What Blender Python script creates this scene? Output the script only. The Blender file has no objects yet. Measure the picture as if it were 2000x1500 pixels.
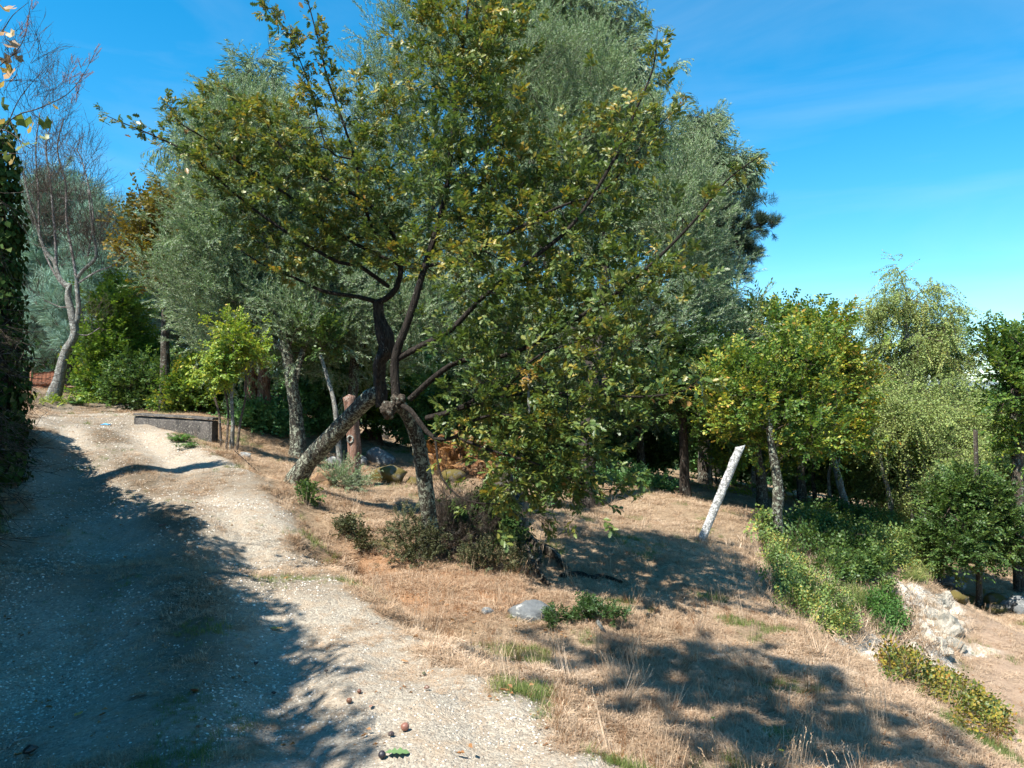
import bpy, math, random
import numpy as np
from mathutils import Vector

S = bpy.context.scene
COL = S.collection
rng = np.random.default_rng(7)
random.seed(7)
R = math.radians

# ------------------------------------------------------------------ camera, sky, sun, exposure
F = 1482.0
PITCH = math.atan(50.0 / F)
CAMZ = 1.6
cam = bpy.data.cameras.new('camera')
cam.sensor_width = 36.0
cam.lens = 36.0 * F / 2000.0
cam.clip_start = 0.05
cam.clip_end = 6000
cam_ob = bpy.data.objects.new('camera', cam)
COL.objects.link(cam_ob)
cam_ob.location = (0, 0, CAMZ)
cam_ob.rotation_euler = (R(90) + PITCH, 0, 0)
S.camera = cam_ob

SUN_EL = R(56)
SUN_AZ = R(44)          # shadows run along (cos, sin) of this angle: to the right and a little away
sdir = Vector((math.cos(SUN_AZ) * math.cos(SUN_EL), math.sin(SUN_AZ) * math.cos(SUN_EL), -math.sin(SUN_EL)))
sun = bpy.data.lights.new('sun', 'SUN')
sun.energy = 4.8
sun.angle = R(0.53)
sun.color = (1.0, 0.95, 0.86)
sun_ob = bpy.data.objects.new('sun', sun)
COL.objects.link(sun_ob)
sun_ob.rotation_euler = sdir.to_track_quat('-Z', 'Y').to_euler()

world = bpy.data.worlds.new('World')
S.world = world
world.use_nodes = True
wn = world.node_tree
wn.nodes.clear()
sky = wn.nodes.new('ShaderNodeTexSky')
sky.sky_type = 'NISHITA'
sky.sun_disc = False
sky.sun_elevation = SUN_EL
# direction towards the sun is (-cos az, -sin az); the sky measures rotation clockwise from +Y
sky.sun_rotation = math.atan2(-math.cos(SUN_AZ), -math.sin(SUN_AZ)) % (2 * math.pi)
sky.altitude = 300
sky.air_density = 1.0
sky.dust_density = 0.25
sky.ozone_density = 2.5
hs = wn.nodes.new('ShaderNodeHueSaturation')
hs.inputs['Saturation'].default_value = 1.44
hs.inputs['Hue'].default_value = 0.485
bg = wn.nodes.new('ShaderNodeBackground')
bg.inputs['Strength'].default_value = 0.1
wo = wn.nodes.new('ShaderNodeOutputWorld')
wn.links.new(sky.outputs[0], hs.inputs['Color'])
tc = wn.nodes.new('ShaderNodeTexCoord')
wmap = wn.nodes.new('ShaderNodeMapping')
wmap.inputs['Scale'].default_value = (1.2, 1.6, 6.0)
wmap.inputs['Rotation'].default_value = (0.25, 0.1, 0.4)
wnz = wn.nodes.new('ShaderNodeTexNoise')
wnz.inputs['Scale'].default_value = 1.7
wnz.inputs['Detail'].default_value = 7
wnz.inputs['Roughness'].default_value = .55
wnz.inputs['Distortion'].default_value = .5
wrp = wn.nodes.new('ShaderNodeMapRange')
wrp.inputs['From Min'].default_value = .48
wrp.inputs['From Max'].default_value = .85
wrp.inputs['To Max'].default_value = .17
wmx = wn.nodes.new('ShaderNodeMix')
wmx.data_type = 'RGBA'
wmx.inputs[7].default_value = (4.2, 4.6, 5.0, 1)      # thin cirrus
wn.links.new(tc.outputs['Generated'], wmap.inputs['Vector'])
wn.links.new(wmap.outputs[0], wnz.inputs['Vector'])
wn.links.new(wnz.outputs['Fac'], wrp.inputs['Value'])
wn.links.new(wrp.outputs[0], wmx.inputs[0])
wn.links.new(hs.outputs[0], wmx.inputs[6])
wn.links.new(wmx.outputs[2], bg.inputs['Color'])
wn.links.new(bg.outputs[0], wo.inputs['Surface'])

S.view_settings.view_transform = 'Standard'
S.view_settings.look = 'None'
S.view_settings.exposure = 1.32
S.view_settings.gamma = 1.0
S.view_settings.use_curve_mapping = False
S.cycles.max_bounces = 6
S.cycles.diffuse_bounces = 3
S.cycles.glossy_bounces = 2
S.cycles.transmission_bounces = 4
S.cycles.transparent_max_bounces = 4

# ------------------------------------------------------------------ picture <-> place
cp, sp = math.cos(PITCH), math.sin(PITCH)


def ray(px, py):
    u = (px - 1000.0) / F
    v = (750.0 - py) / F
    return u, cp - v * sp, sp + v * cp


def P(px, py, Y):
    """the point seen at (px, py) that lies Y metres ahead"""
    a, b, c = ray(px, py)
    k = Y / b
    return np.array((a * k, Y, CAMZ + c * k))


# ------------------------------------------------------------------ terrain heights
CTRL = [  # (px, py, depth) of ground seen in the photograph
    (-500, 1650, 3.0), (0, 1500, 3.4), (500, 1500, 3.35), (1000, 1500, 3.45), (1250, 1500, 3.55), (1600, 1500, 4.0), (1850, 1500, 4.4),
    (0, 1200, 5.2), (0, 1030, 7.6), (250, 1300, 4.5), (500, 1300, 4.5), (500, 1150, 5.8), (250, 1100, 6.5), (300, 980, 8.8), (500, 1000, 8.2),
    (150, 900, 11.0), (300, 880, 11.6), (200, 830, 14.5), (80, 800, 17.0), (150, 794, 18.0), (260, 808, 17.0),
    (420, 880, 12.0), (550, 955, 9.8), (560, 1050, 7.8), (650, 1150, 6.4), (750, 1215, 5.6), (900, 1300, 4.7), (1050, 1400, 4.05),
    (700, 1120, 7.5), (640, 1060, 8.3), (575, 945, 10.6), (700, 1000, 9.9), (700, 950, 12.0), (600, 900, 14.5), (800, 920, 14.5),
    (1000, 905, 17.0), (1150, 930, 17.0), (700, 900, 15.5),
    (840, 1085, 8.6), (950, 1140, 7.3), (1050, 1160, 7.1), (1000, 1250, 5.75), (1150, 1130, 8.1), (950, 1000, 10.8),
    (1200, 1400, 4.65), (1400, 1300, 5.7), (1300, 1500, 3.85), (1450, 1400, 4.9), (1400, 1150, 8.2), (1250, 1200, 6.8), (1200, 1050, 9.9),
    (1366, 1058, 11.0), (1200, 1000, 12.8), (1300, 955, 18.0), (1450, 965, 22.0), (1490, 1005, 17.5), (1500, 1060, 12.3),
    (1480, 1040, 12.6), (1560, 1160, 9.3), (1630, 1250, 7.6), (1730, 1310, 6.75), (1850, 1400, 5.8), (1980, 1480, 5.1),
    (1600, 1010, 18.5), (1660, 1005, 19.5), (1700, 1040, 17.5), (1600, 1100, 12.6), (1680, 1120, 12.8), (1780, 1110, 14.3),
    (1700, 1190, 10.9), (1690, 1245, 9.3), (1790, 1290, 9.8), (1830, 1150, 13.0), (1850, 1180, 12.4), (1870, 1245, 11.6),
    (1900, 1350, 9.7), (1990, 1420, 8.6), (1990, 1300, 10.7), (1940, 1215, 13.3), (1860, 1185, 14.4), (1990, 1200, 14.0),
    (2150, 1350, 9.7), (2300, 1250, 12.0),
]
cw = [P(*c) for c in CTRL]
cw += [np.array(v, float) for v in [
    (-3.2, 1.0, 0.0), (0, 1.0, 0.0), (2.0, 1.0, -0.1), (-3, -4, -0.3), (0, -4, -0.2), (4, -4, -0.6), (3.2, 2.0, -0.45), (4.6, 3.6, -2.0), (6.5, 3, -2.1),
    (5.2, 5.9, -2.0), (7, 6, -2.05), (-5.6, 4, .7), (-7.5, 8, 1.1), (-10.0, 13, 1.9), (-12, 17, 2.0), (-9, 3, 1.5), (-14, 10, 2.4), (-8, -3, 1.0),
    (-9, 22, 1.9), (-15, 26, 2.2), (-5, 24, 1.0), (-5.6, 18, 1.3), (-2, 22, 0.3), (3, 24, -0.2), (8, 26, -1.0), (14, 26, -2.0), (12, 18, -2.1), (16, 12, -2.4),
    (12, 7, -2.3), (12, 0, -2.5), (-7, 15, 1.45), (-4.6, 16.5, 1.0), (-3.3, 15.2, 0.55),
]]
cw = np.array(cw)


def tps_fit(p, z, lam):
    n = len(p)
    d = np.linalg.norm(p[:, None] - p[None], axis=2)
    K = np.where(d > 0, d * d * np.log(d + 1e-12), 0) + lam * np.eye(n)
    Q = np.hstack([np.ones((n, 1)), p])
    A = np.zeros((n + 3, n + 3))
    A[:n, :n] = K
    A[:n, n:] = Q
    A[n:, :n] = Q.T
    return np.linalg.solve(A, np.concatenate([z, np.zeros(3)]))


TW = tps_fit(cw[:, :2], cw[:, 2], 0.03)


def vnoise(x, y, s, seed):
    """smooth value noise, vectorised"""
    x = np.asarray(x, float) / s + seed * 17.3
    y = np.asarray(y, float) / s + seed * 7.7
    xi, yi = np.floor(x).astype(np.int64), np.floor(y).astype(np.int64)
    fx, fy = x - xi, y - yi
    fx = fx * fx * (3 - 2 * fx)
    fy = fy * fy * (3 - 2 * fy)

    def h(a, b):
        n = (a * 374761393 + b * 668265263 + seed * 974634777) & 0xffffffff
        n = ((n ^ (n >> 13)) * 1274126177) & 0xffffffff
        n = n ^ (n >> 16)
        return (n & 0xffff) / 65535.0
    return (h(xi, yi) * (1 - fx) + h(xi + 1, yi) * fx) * (1 - fy) + (h(xi, yi + 1) * (1 - fx) + h(xi + 1, yi + 1) * fx) * fy


def smooth(a, b, t):
    t = np.clip((t - a) / (b - a), 0, 1)
    return t * t * (3 - 2 * t)


def H0(x, y):
    x = np.atleast_1d(np.asarray(x, float))
    y = np.atleast_1d(np.asarray(y, float))
    xc, yc = np.clip(x, -16, 18), np.clip(y, -5, 27)
    out = np.zeros(xc.shape)
    for i in range(0, len(xc), 60000):
        q = np.stack([xc[i:i + 60000], yc[i:i + 60000]], 1)
        d2 = ((q[:, None] - cw[None, :, :2]) ** 2).sum(2)
        k = 0.5 * d2 * np.log(d2 + 1e-12)
        out[i:i + 60000] = k @ TW[:-3] + TW[-3] + q @ TW[-2:]
    far = smooth(0, 60, np.hypot(x - xc, y - yc))
    out = out * (1 - far) + far * (-6.0)
    return out


def H(x, y):
    z = H0(x, y)
    near = 1 - smooth(14, 30, np.hypot(x, y))
    z = z + (vnoise(x, y, 1.1, 1) - .5) * 0.10 * near + (vnoise(x, y, 0.35, 2) - .5) * 0.04 * near + (vnoise(x, y, .13, 3) - .5) * 0.014 * near
    return z


def ground(px, py):
    """first terrain point along the sight line of a picture point"""
    a, b, c = ray(px, py)
    t = np.concatenate([np.arange(2.0, 12, .02), np.arange(12, 40, .05)])
    z = H(a * t, b * t)
    below = np.nonzero(z >= CAMZ + c * t)[0]
    k = t[below[0]] if len(below) else 30.0
    return np.array((a * k, b * k, float(H(a * k, b * k)[0])))


def at(px, Y, dz=0.0):
    x = (px - 1000.0) / F * Y
    return np.array((x, Y, float(H(x, Y)[0]) + dz))


# ------------------------------------------------------------------ object helpers
def tag(o, label=None, cat=None, group=None, kind=None):
    if label: o['label'] = label
    if cat: o['category'] = cat
    if group: o['group'] = group
    if kind: o['kind'] = kind
    return o


def new_ob(name, me, mat=None, parent=None, loc=None):
    o = bpy.data.objects.new(name, me)
    COL.objects.link(o)
    if mat is not None and me is not None and not me.materials:
        me.materials.append(mat)
    if parent is not None:
        o.parent = parent
        if loc is None:
            o.location = -Vector(parent.location)
    if loc is not None:
        o.location = loc
    return o


def empty(name, loc, label, cat, group=None):
    o = bpy.data.objects.new(name, None)
    COL.objects.link(o)
    o.empty_display_size = 0.2
    o.location = tuple(float(v) for v in loc)
    return tag(o, label, cat, group)


def mesh_np(name, V, faces, smooth_=True):
    """V (n,3); faces: array (m,k) or list of such arrays"""
    if not isinstance(faces, list): faces = [faces]
    faces = [np.asarray(f) for f in faces if len(f)]
    me = bpy.data.meshes.new(name)
    V = np.asarray(V, dtype=np.float32)
    me.vertices.add(len(V))
    me.vertices.foreach_set('co', V.ravel())
    loops = np.concatenate([f.ravel() for f in faces]) if faces else np.zeros(0, int)
    tot = np.concatenate([np.full(len(f), f.shape[1]) for f in faces]) if faces else np.zeros(0, int)
    me.loops.add(len(loops))
    me.loops.foreach_set('vertex_index', loops.astype(np.int32))
    me.polygons.add(len(tot))
    me.polygons.foreach_set('loop_start', np.concatenate([[0], np.cumsum(tot)[:-1]]).astype(np.int32) if len(tot) else np.zeros(0, np.int32))
    me.update(calc_edges=True)
    if smooth_ and len(tot):
        me.polygons.foreach_set('use_smooth', np.ones(len(tot), dtype=bool))
    me.validate()
    return me


class MB:
    """collects vertices and faces for one mesh"""
    def __init__(s):
        s.v, s.f3, s.f4, s.n = [], [], [], 0

    def add(s, V, f3=None, f4=None):
        V = np.asarray(V, float)
        if f3 is not None and len(f3): s.f3.append(np.asarray(f3) + s.n)
        if f4 is not None and len(f4): s.f4.append(np.asarray(f4) + s.n)
        s.v.append(V)
        s.n += len(V)

    def tube(s, pts, rad, sides=6, bump=0.0, cap=True, seed=0, step=None):
        pts = np.asarray(pts, float)
        rad = np.asarray(rad, float)
        if step: pts, rad = resample(pts, rad, step)
        n = len(pts)
        T = np.gradient(pts, axis=0)
        T /= np.linalg.norm(T, axis=1)[:, None] + 1e-9
        ref = np.array((0.31, 0.95, 0.05)) if abs(T[0][1]) < .9 else np.array((1., 0, 0))
        A = np.cross(T, ref)
        A /= np.linalg.norm(A, axis=1)[:, None] + 1e-9
        B = np.cross(T, A)
        th = np.linspace(0, 2 * np.pi, sides, endpoint=False)
        rr = rad[:, None] * np.ones((1, sides))
        if bump:
            L = np.concatenate([[0], np.cumsum(np.linalg.norm(np.diff(pts, axis=0), axis=1))])
            rr = rr * (1 + bump * (vnoise(L[:, None] * 1.0 + 0 * th, (np.cos(th) * .15)[None] + 0 * L[:, None], .12, seed + 3) - .5)
                       + bump * .9 * (vnoise(L[:, None] * 1.0 + 0 * th, (np.sin(th) * .3)[None] + 0 * L[:, None] + 5, .3, seed + 9) - .5)
                       + bump * .45 * np.cos(3 * th + seed)[None] + bump * .3 * np.cos(5 * th + 2 * seed + L[:, None] * 1.5))
        V = pts[:, None] + rr[..., None] * (np.cos(th)[None, :, None] * A[:, None] + np.sin(th)[None, :, None] * B[:, None])
        V = V.reshape(-1, 3)
        i = np.arange(n - 1)[:, None] * sides
        j = np.arange(sides)[None]
        j2 = (j + 1) % sides
        f4 = np.stack([i + j, i + j2, i + sides + j2, i + sides + j], -1).reshape(-1, 4)
        f3 = None
        if cap:
            V = np.vstack([V, pts[-1] + T[-1] * rad[-1] * .4])
            k = (n - 1) * sides
            f3 = np.stack([k + np.arange(sides), k + (np.arange(sides) + 1) % sides, np.full(sides, n * sides)], -1)
        s.add(V, f3, f4)

    def box(s, c, half, rot=None):
        c = np.array(c, float)
        h = np.array(half, float)
        V = np.array([(x, y, z) for x in (-1, 1) for y in (-1, 1) for z in (-1, 1)], float) * h
        if rot is not None: V = V @ np.array(rot).T
        s.add(V + c, None, [(0, 1, 3, 2), (4, 6, 7, 5), (0, 4, 5, 1), (2, 3, 7, 6), (0, 2, 6, 4), (1, 5, 7, 3)])

    def build(s, name, mat, parent=None, smooth_=True, kind=None):
        V = np.vstack(s.v) if s.v else np.zeros((0, 3))
        fs = []
        if s.f3: fs.append(np.vstack(s.f3))
        if s.f4: fs.append(np.vstack(s.f4))
        me = mesh_np(name, V, fs, smooth_)
        o = new_ob(name, me, mat, parent)
        if kind: o['kind'] = kind
        return o


def resample(pts, rad, step):
    """Catmull-Rom through the points"""
    pts = np.asarray(pts, float)
    rad = np.asarray(rad, float)
    if len(pts) < 2: return pts, rad
    q = np.vstack([2 * pts[0] - pts[1], pts, 2 * pts[-1] - pts[-2]])
    out, ro = [], []
    for i in range(len(pts) - 1):
        m = max(1, int(np.linalg.norm(pts[i + 1] - pts[i]) / step))
        t = (np.arange(m) / m)[:, None]
        a, b, c, d = q[i], q[i + 1], q[i + 2], q[i + 3]
        out.append(.5 * (2 * b + (c - a) * t + (2 * a - 5 * b + 4 * c - d) * t ** 2 + (3 * b - a - 3 * c + d) * t ** 3))
        ro.append(rad[i] + (rad[i + 1] - rad[i]) * t[:, 0])
    out.append(pts[-1:])
    ro.append(rad[-1:])
    return np.vstack(out), np.concatenate(ro)


# ------------------------------------------------------------------ materials
def mat_new(name):
    m = bpy.data.materials.new(name)
    m.use_nodes = True
    nt = m.node_tree
    nt.nodes.clear()
    out = nt.nodes.new('ShaderNodeOutputMaterial')
    b = nt.nodes.new('ShaderNodeBsdfPrincipled')
    nt.links.new(b.outputs[0], out.inputs['Surface'])
    return m, nt, b, out


def node(nt, kind, **kw):
    n = nt.nodes.new(kind)
    for k, v in kw.items():
        if k in n.inputs: n.inputs[k].default_value = v
        else: setattr(n, k, v)
    return n


def ramp(nt, src, stops):
    r = nt.nodes.new('ShaderNodeValToRGB')
    e = r.color_ramp.elements
    while len(e) < len(stops): e.new(0.5)
    for el, (p, c) in zip(e, stops):
        el.position = p
        el.color = (*c, 1) if len(c) == 3 else c
    nt.links.new(src, r.inputs[0])
    return r.outputs[0]


def mix(nt, fac, a, b, mode='MIX'):
    m = nt.nodes.new('ShaderNodeMix')
    m.data_type = 'RGBA'
    m.blend_type = mode
    for sock, v in ((m.inputs[0], fac), (m.inputs[6], a), (m.inputs[7], b)):
        if isinstance(v, bpy.types.NodeSocket): nt.links.new(v, sock)
        elif isinstance(v, (int, float)): sock.default_value = v
        else: sock.default_value = (*v, 1)
    return m.outputs[2]


def math_n(nt, op, a, b=0.0, clamp=False):
    m = nt.nodes.new('ShaderNodeMath')
    m.operation = op
    m.use_clamp = clamp
    for i, v in enumerate((a, b)):
        if isinstance(v, bpy.types.NodeSocket): nt.links.new(v, m.inputs[i])
        else: m.inputs[i].default_value = v
    return m.outputs[0]


def noise(nt, vec, scale, detail=4, rough=.55, dist=0.0):
    n = node(nt, 'ShaderNodeTexNoise', Scale=scale, Detail=detail, Roughness=rough, Distortion=dist)
    nt.links.new(vec, n.inputs['Vector'])
    return n.outputs['Fac']


def coords(nt):
    return nt.nodes.new('ShaderNodeNewGeometry').outputs['Position']


def bump(nt, b, h, strength=.5, dist=.02):
    n = node(nt, 'ShaderNodeBump', Strength=strength, Distance=dist)
    nt.links.new(h, n.inputs['Height'])
    nt.links.new(n.outputs[0], b.inputs['Normal'])


def leaf_mat(name, stops, rough=.5, trans=.25, under=None, spec=.3, tmul=(1.3, 1.25, .6)):
    m, nt, b, out = mat_new(name)
    geo = nt.nodes.new('ShaderNodeNewGeometry')
    at_ = nt.nodes.new('ShaderNodeAttribute')
    at_.attribute_type = 'INSTANCER'
    at_.attribute_name = 'tint'
    r = math_n(nt, 'ADD', math_n(nt, 'MULTIPLY', geo.outputs['Random Per Island'], .5), math_n(nt, 'MULTIPLY', at_.outputs['Fac'], .5))
    c = ramp(nt, r, stops)
    if under: c = mix(nt, geo.outputs['Backfacing'], c, under)
    nt.links.new(c, b.inputs['Base Color'])
    b.inputs['Roughness'].default_value = rough
    b.inputs['Specular IOR Level'].default_value = spec
    t = nt.nodes.new('ShaderNodeBsdfTranslucent')
    nt.links.new(mix(nt, 1.0, c, tmul, 'MULTIPLY'), t.inputs['Color'])
    mx = nt.nodes.new('ShaderNodeMixShader')
    mx.inputs[0].default_value = trans
    nt.links.new(b.outputs[0], mx.inputs[1])
    nt.links.new(t.outputs[0], mx.inputs[2])
    nt.links.new(mx.outputs[0], out.inputs['Surface'])
    return m


def bark_mat(name, dark, mid, lichen, amount=.5, scale=1.0, stretch=.25):
    m, nt, b, out = mat_new(name)
    pos = coords(nt)
    mp = node(nt, 'ShaderNodeMapping')
    mp.inputs['Scale'].default_value = (1, 1, stretch)
    nt.links.new(pos, mp.inputs['Vector'])
    n1 = noise(nt, mp.outputs[0], 38 * scale, 6, .65, .4)
    n2 = noise(nt, pos, 14 * scale, 5, .6, .6)
    n3 = noise(nt, pos, 45 * scale, 3, .6)
    c = mix(nt, ramp(nt, n1, [(.38, (0, 0, 0)), (.62, (1, 1, 1))]), dark, mid)
    lm = ramp(nt, math_n(nt, 'ADD', math_n(nt, 'MULTIPLY', n2, .65), math_n(nt, 'MULTIPLY', n3, .35)), [(.62 - .25 * amount, (0, 0, 0)), (.68 - .25 * amount, (1, 1, 1))])
    c = mix(nt, lm, c, lichen)
    nt.links.new(c, b.inputs['Base Color'])
    b.inputs['Roughness'].default_value = .9
    b.inputs['Specular IOR Level'].default_value = .15
    bump(nt, b, math_n(nt, 'ADD', n1, math_n(nt, 'MULTIPLY', lm, .3)), 1.0, .04)
    return m


M = {}
M['bark'] = bark_mat('bark_grey', (.035, .027, .02), (.11, .09, .07), (.26, .27, .22), .35)
M['bark_lichen'] = bark_mat('bark_lichen', (.022, .018, .014), (.11, .098, .078), (.36, .38, .29), .5, 1.3)
M['bark_dark'] = bark_mat('bark_dark', (.015, .012, .01), (.06, .048, .038), (.2, .2, .17), .15)
M['bark_red'] = bark_mat('bark_red', (.09, .045, .03), (.32, .19, .14), (.42, .33, .27), .35, .8, .08)
M['bark_pale'] = bark_mat('bark_pale', (.10, .09, .08), (.26, .25, .22), (.36, .37, .33), .5)
M['twig'] = bark_mat('twig_bark', (.05, .037, .028), (.13, .1, .078), (.24, .22, .19), .35)
M['twig_dark'] = bark_mat('twig_bark_dark', (.014, .012, .01), (.042, .034, .028), (.13, .12, .1), .2)
M['twig_grey'] = bark_mat('twig_bark_grey', (.1, .085, .08), (.25, .21, .19), (.36, .33, .31), .5)
M['granite'] = None

OAK = [(0, (.045, .083, .027)), (.3, (.082, .132, .034)), (.5, (.13, .172, .04)), (.66, (.21, .205, .045)), (.84, (.33, .24, .04)), (1, (.36, .17, .05))]
M['oak'] = leaf_mat('oak_leaf', OAK, .42, .3, None, .35)
M['oak2'] = leaf_mat('oak_leaf_green', [(0, (0.04, 0.091, 0.02)), (0.4, (0.087, 0.167, 0.027)), (0.7, (0.208, 0.26, 0.034)), (0.9, (0.432, 0.365, 0.047)), (1, (0.48, 0.273, 0.068))], .5, .32)
M['olive'] = leaf_mat('olive_leaf', [(0, (0.097, 0.16, 0.077)), (0.5, (0.188, 0.278, 0.132)), (1, (0.299, 0.414, 0.198))], .55, .2, (.27, .32, .21), .15, (1.1, 1.2, .7))
M['euca'] = leaf_mat('eucalyptus_leaf', [(0, (0.087, 0.14, 0.087)), (0.5, (0.173, 0.242, 0.138)), (1, (0.279, 0.351, 0.187))], .6, .2, None, .2, (1.1, 1.15, .75))
M['pine'] = leaf_mat('pine_needle', [(0, (0.047, 0.094, 0.055)), (0.6, (0.118, 0.196, 0.086)), (1, (0.25, 0.296, 0.109))], .5, .12)
M['pine_dark'] = leaf_mat('dark_needle', [(0, (.018, .04, .028)), (.6, (.04, .075, .045)), (1, (.11, .13, .05))], .5, .1)
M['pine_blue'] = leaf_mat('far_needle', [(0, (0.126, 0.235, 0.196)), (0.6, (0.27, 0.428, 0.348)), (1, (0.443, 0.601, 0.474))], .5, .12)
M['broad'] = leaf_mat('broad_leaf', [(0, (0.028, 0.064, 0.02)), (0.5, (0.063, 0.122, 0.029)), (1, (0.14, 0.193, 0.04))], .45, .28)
M['broad_dark'] = leaf_mat('broad_leaf_dark', [(0, (0.058, 0.133, 0.049)), (0.6, (0.11, 0.238, 0.079)), (1, (0.218, 0.377, 0.11))], .45, .22)
M['maple'] = leaf_mat('fresh_leaf', [(0, (0.051, 0.108, 0.017)), (0.5, (0.113, 0.202, 0.029)), (0.85, (0.202, 0.278, 0.034)), (1, (0.354, 0.253, 0.046))], .5, .35)
M['brownoak'] = leaf_mat('turning_leaf', [(0, (.05, .06, .012)), (.4, (.14, .12, .02)), (.8, (.27, .17, .03)), (1, (.3, .13, .04))], .5, .3)
M['yellow'] = leaf_mat('yellow_leaf', [(0, (0.072, 0.162, 0.02)), (0.5, (0.208, 0.304, 0.04)), (0.8, (0.4, 0.399, 0.05)), (1, (0.48, 0.332, 0.06))], .45, .35)
M['birch'] = leaf_mat('birch_leaf', [(0, (0.165, 0.239, 0.077)), (0.5, (0.289, 0.373, 0.125)), (0.85, (0.439, 0.461, 0.14)), (1, (0.549, 0.418, 0.125))], .5, .35)
M['ivy'] = leaf_mat('ivy_leaf', [(0, (0.017, 0.034, 0.009)), (0.5, (0.034, 0.069, 0.014)), (0.8, (0.068, 0.092, 0.027)), (1, (0.128, 0.115, 0.045))], .75, .1, None, .08)
M['bramble'] = leaf_mat('bramble_leaf', [(0, (0.056, 0.106, 0.032)), (0.5, (0.132, 0.212, 0.055)), (0.85, (0.283, 0.312, 0.078)), (1, (0.603, 0.383, 0.095))], .45, .25)
M['bramble_y'] = leaf_mat('bramble_leaf_yellow', [(0, (0.032, 0.07, 0.018)), (0.35, (0.096, 0.133, 0.027)), (0.7, (0.304, 0.234, 0.036)), (1, (0.28, 0.101, 0.036))], .45, .25)
M['fern'] = leaf_mat('fern_leaf', [(0, (0.04, 0.104, 0.024)), (0.7, (0.088, 0.2, 0.04)), (1, (0.16, 0.216, 0.048))], .5, .35)
M['vine'] = leaf_mat('vine_leaf', [(0, (.12, .16, .03)), (.5, (.3, .22, .06)), (1, (.42, .26, .12))], .5, .35)
M['seed'] = leaf_mat('dry_seed', [(0, (.3, .14, .1)), (1, (.5, .28, .22))], .8, .3)
M['dry'] = leaf_mat('dry_grass', [(0, (0.211, 0.147, 0.093)), (0.35, (0.366, 0.26, 0.17)), (0.7, (0.512, 0.383, 0.268)), (1, (0.658, 0.538, 0.412))], .7, .2, None, .15, (1.1, 1.0, .8))
M['dryred'] = leaf_mat('dry_grass_red', [(0, (0.154, 0.085, 0.05)), (0.4, (0.323, 0.196, 0.12)), (0.8, (0.431, 0.289, 0.18)), (1, (0.508, 0.408, 0.28))], .7, .2, None, .15, (1.1, 1.0, .8))
M['grass'] = leaf_mat('green_grass', [(0, (.05, .09, .02)), (.6, (.12, .17, .04)), (1, (.35, .32, .12))], .6, .25)
M['scrub'] = leaf_mat('scrub_leaf', [(0, (.035, .045, .02)), (.5, (.07, .08, .03)), (.8, (.12, .1, .05)), (1, (.2, .12, .06))], .6, .15)
M['dead'] = leaf_mat('dead_leaf', [(0, (.1, .045, .02)), (.5, (.25, .12, .05)), (1, (.42, .24, .1))], .6, .2)

# ------------------------------------------------------------------ leaf sprays (instanced through geometry nodes inside each crown)
OAKSHAPE = [(.0, .0), (.12, .05), (.24, .17), (.30, .08), (.42, .24), (.5, .10), (.64, .27), (.72, .12), (.86, .17), (1.0, .0)]


def add_leaf(mb, pos, d, up, L, W, shape='lens', fold=.25):
    """leaf from pos along d; up is roughly its normal"""
    d = d / (np.linalg.norm(d) + 1e-9)
    s = np.cross(up, d)
    s /= np.linalg.norm(s) + 1e-9
    n = np.cross(d, s)
    if shape == 'lens':
        V = [pos, pos + d * L * .45 + s * W * .5 + n * W * fold, pos + d * L - n * L * .08, pos + d * L * .45 - s * W * .5 + n * W * fold]
        mb.add(V, [(0, 1, 2), (0, 2, 3)])
    elif shape == 'blade':
        V = [pos, pos + d * L * .35 + s * W * .5, pos + d * L * .35 - s * W * .5, pos + d * L * .75 + s * W * .36 - n * L * .06, pos + d * L * .75 - s * W * .36 - n * L * .06, pos + d * L - n * L * .16]
        mb.add(V, [(0, 1, 2), (3, 5, 4), (1, 3, 4), (1, 4, 2)])
    elif shape == 'heart':
        pr = [(0, 0), (-.08, .3), (.15, .5), (.5, .36), (1, 0)]
        V = [pos + d * L * a + s * W * b + n * W * fold * b for a, b in pr] + [pos + d * L * a - s * W * b + n * W * fold * b for a, b in pr[1:4]]
        mb.add(V, [(0, 1, 2), (0, 2, 3), (0, 3, 4), (0, 6, 5), (0, 7, 6), (0, 4, 7)])
    elif shape == 'vine':
        V = [pos + d * L * .25]
        for k, a in enumerate(np.linspace(-2.5, 2.5, 11)):
            rr = (.6 if k % 2 == 0 else .5) * L * (1.1 if k == 4 or k == 6 else 1)
            V.append(pos + d * (L * .25 + math.cos(a) * rr) + s * math.sin(a) * rr + n * rr * .25 * abs(math.sin(a * 1.5)))
        mb.add(V, [(0, k, k + 1) for k in range(1, 11)])
    elif shape == 'oak':
        V, f = [], []
        for a, b in OAKSHAPE:
            V.append(pos + d * L * a - n * L * .12 * a * a)
        k = len(OAKSHAPE)
        for sg in (1, -1):
            for a, b in OAKSHAPE[1:-1]:
                V.append(pos + d * L * a + s * sg * W * b * 1.6 + n * W * fold * b - n * L * .12 * a * a)
        for q, sg in enumerate((1, -1)):
            o = k + q * (k - 2)
            for i in range(k - 1):
                a0 = i
                a1 = i + 1
                b0 = o + i - 1 if i > 0 else None
                b1 = o + i if i + 1 < k - 1 else None
                if b0 is None: f.append((a0, a1, b1) if sg < 0 else (a0, b1, a1))
                elif b1 is None: f.append((a0, a1, b0) if sg < 0 else (a0, b0, a1))
                else:
                    f.append((a0, a1, b1) if sg < 0 else (a0, b1, a1))
                    f.append((a0, b1, b0) if sg < 0 else (a0, b0, b1))
        mb.add(V, f)


def rvec(r):
    v = r.normal(size=3)
    return v / np.linalg.norm(v)


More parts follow.
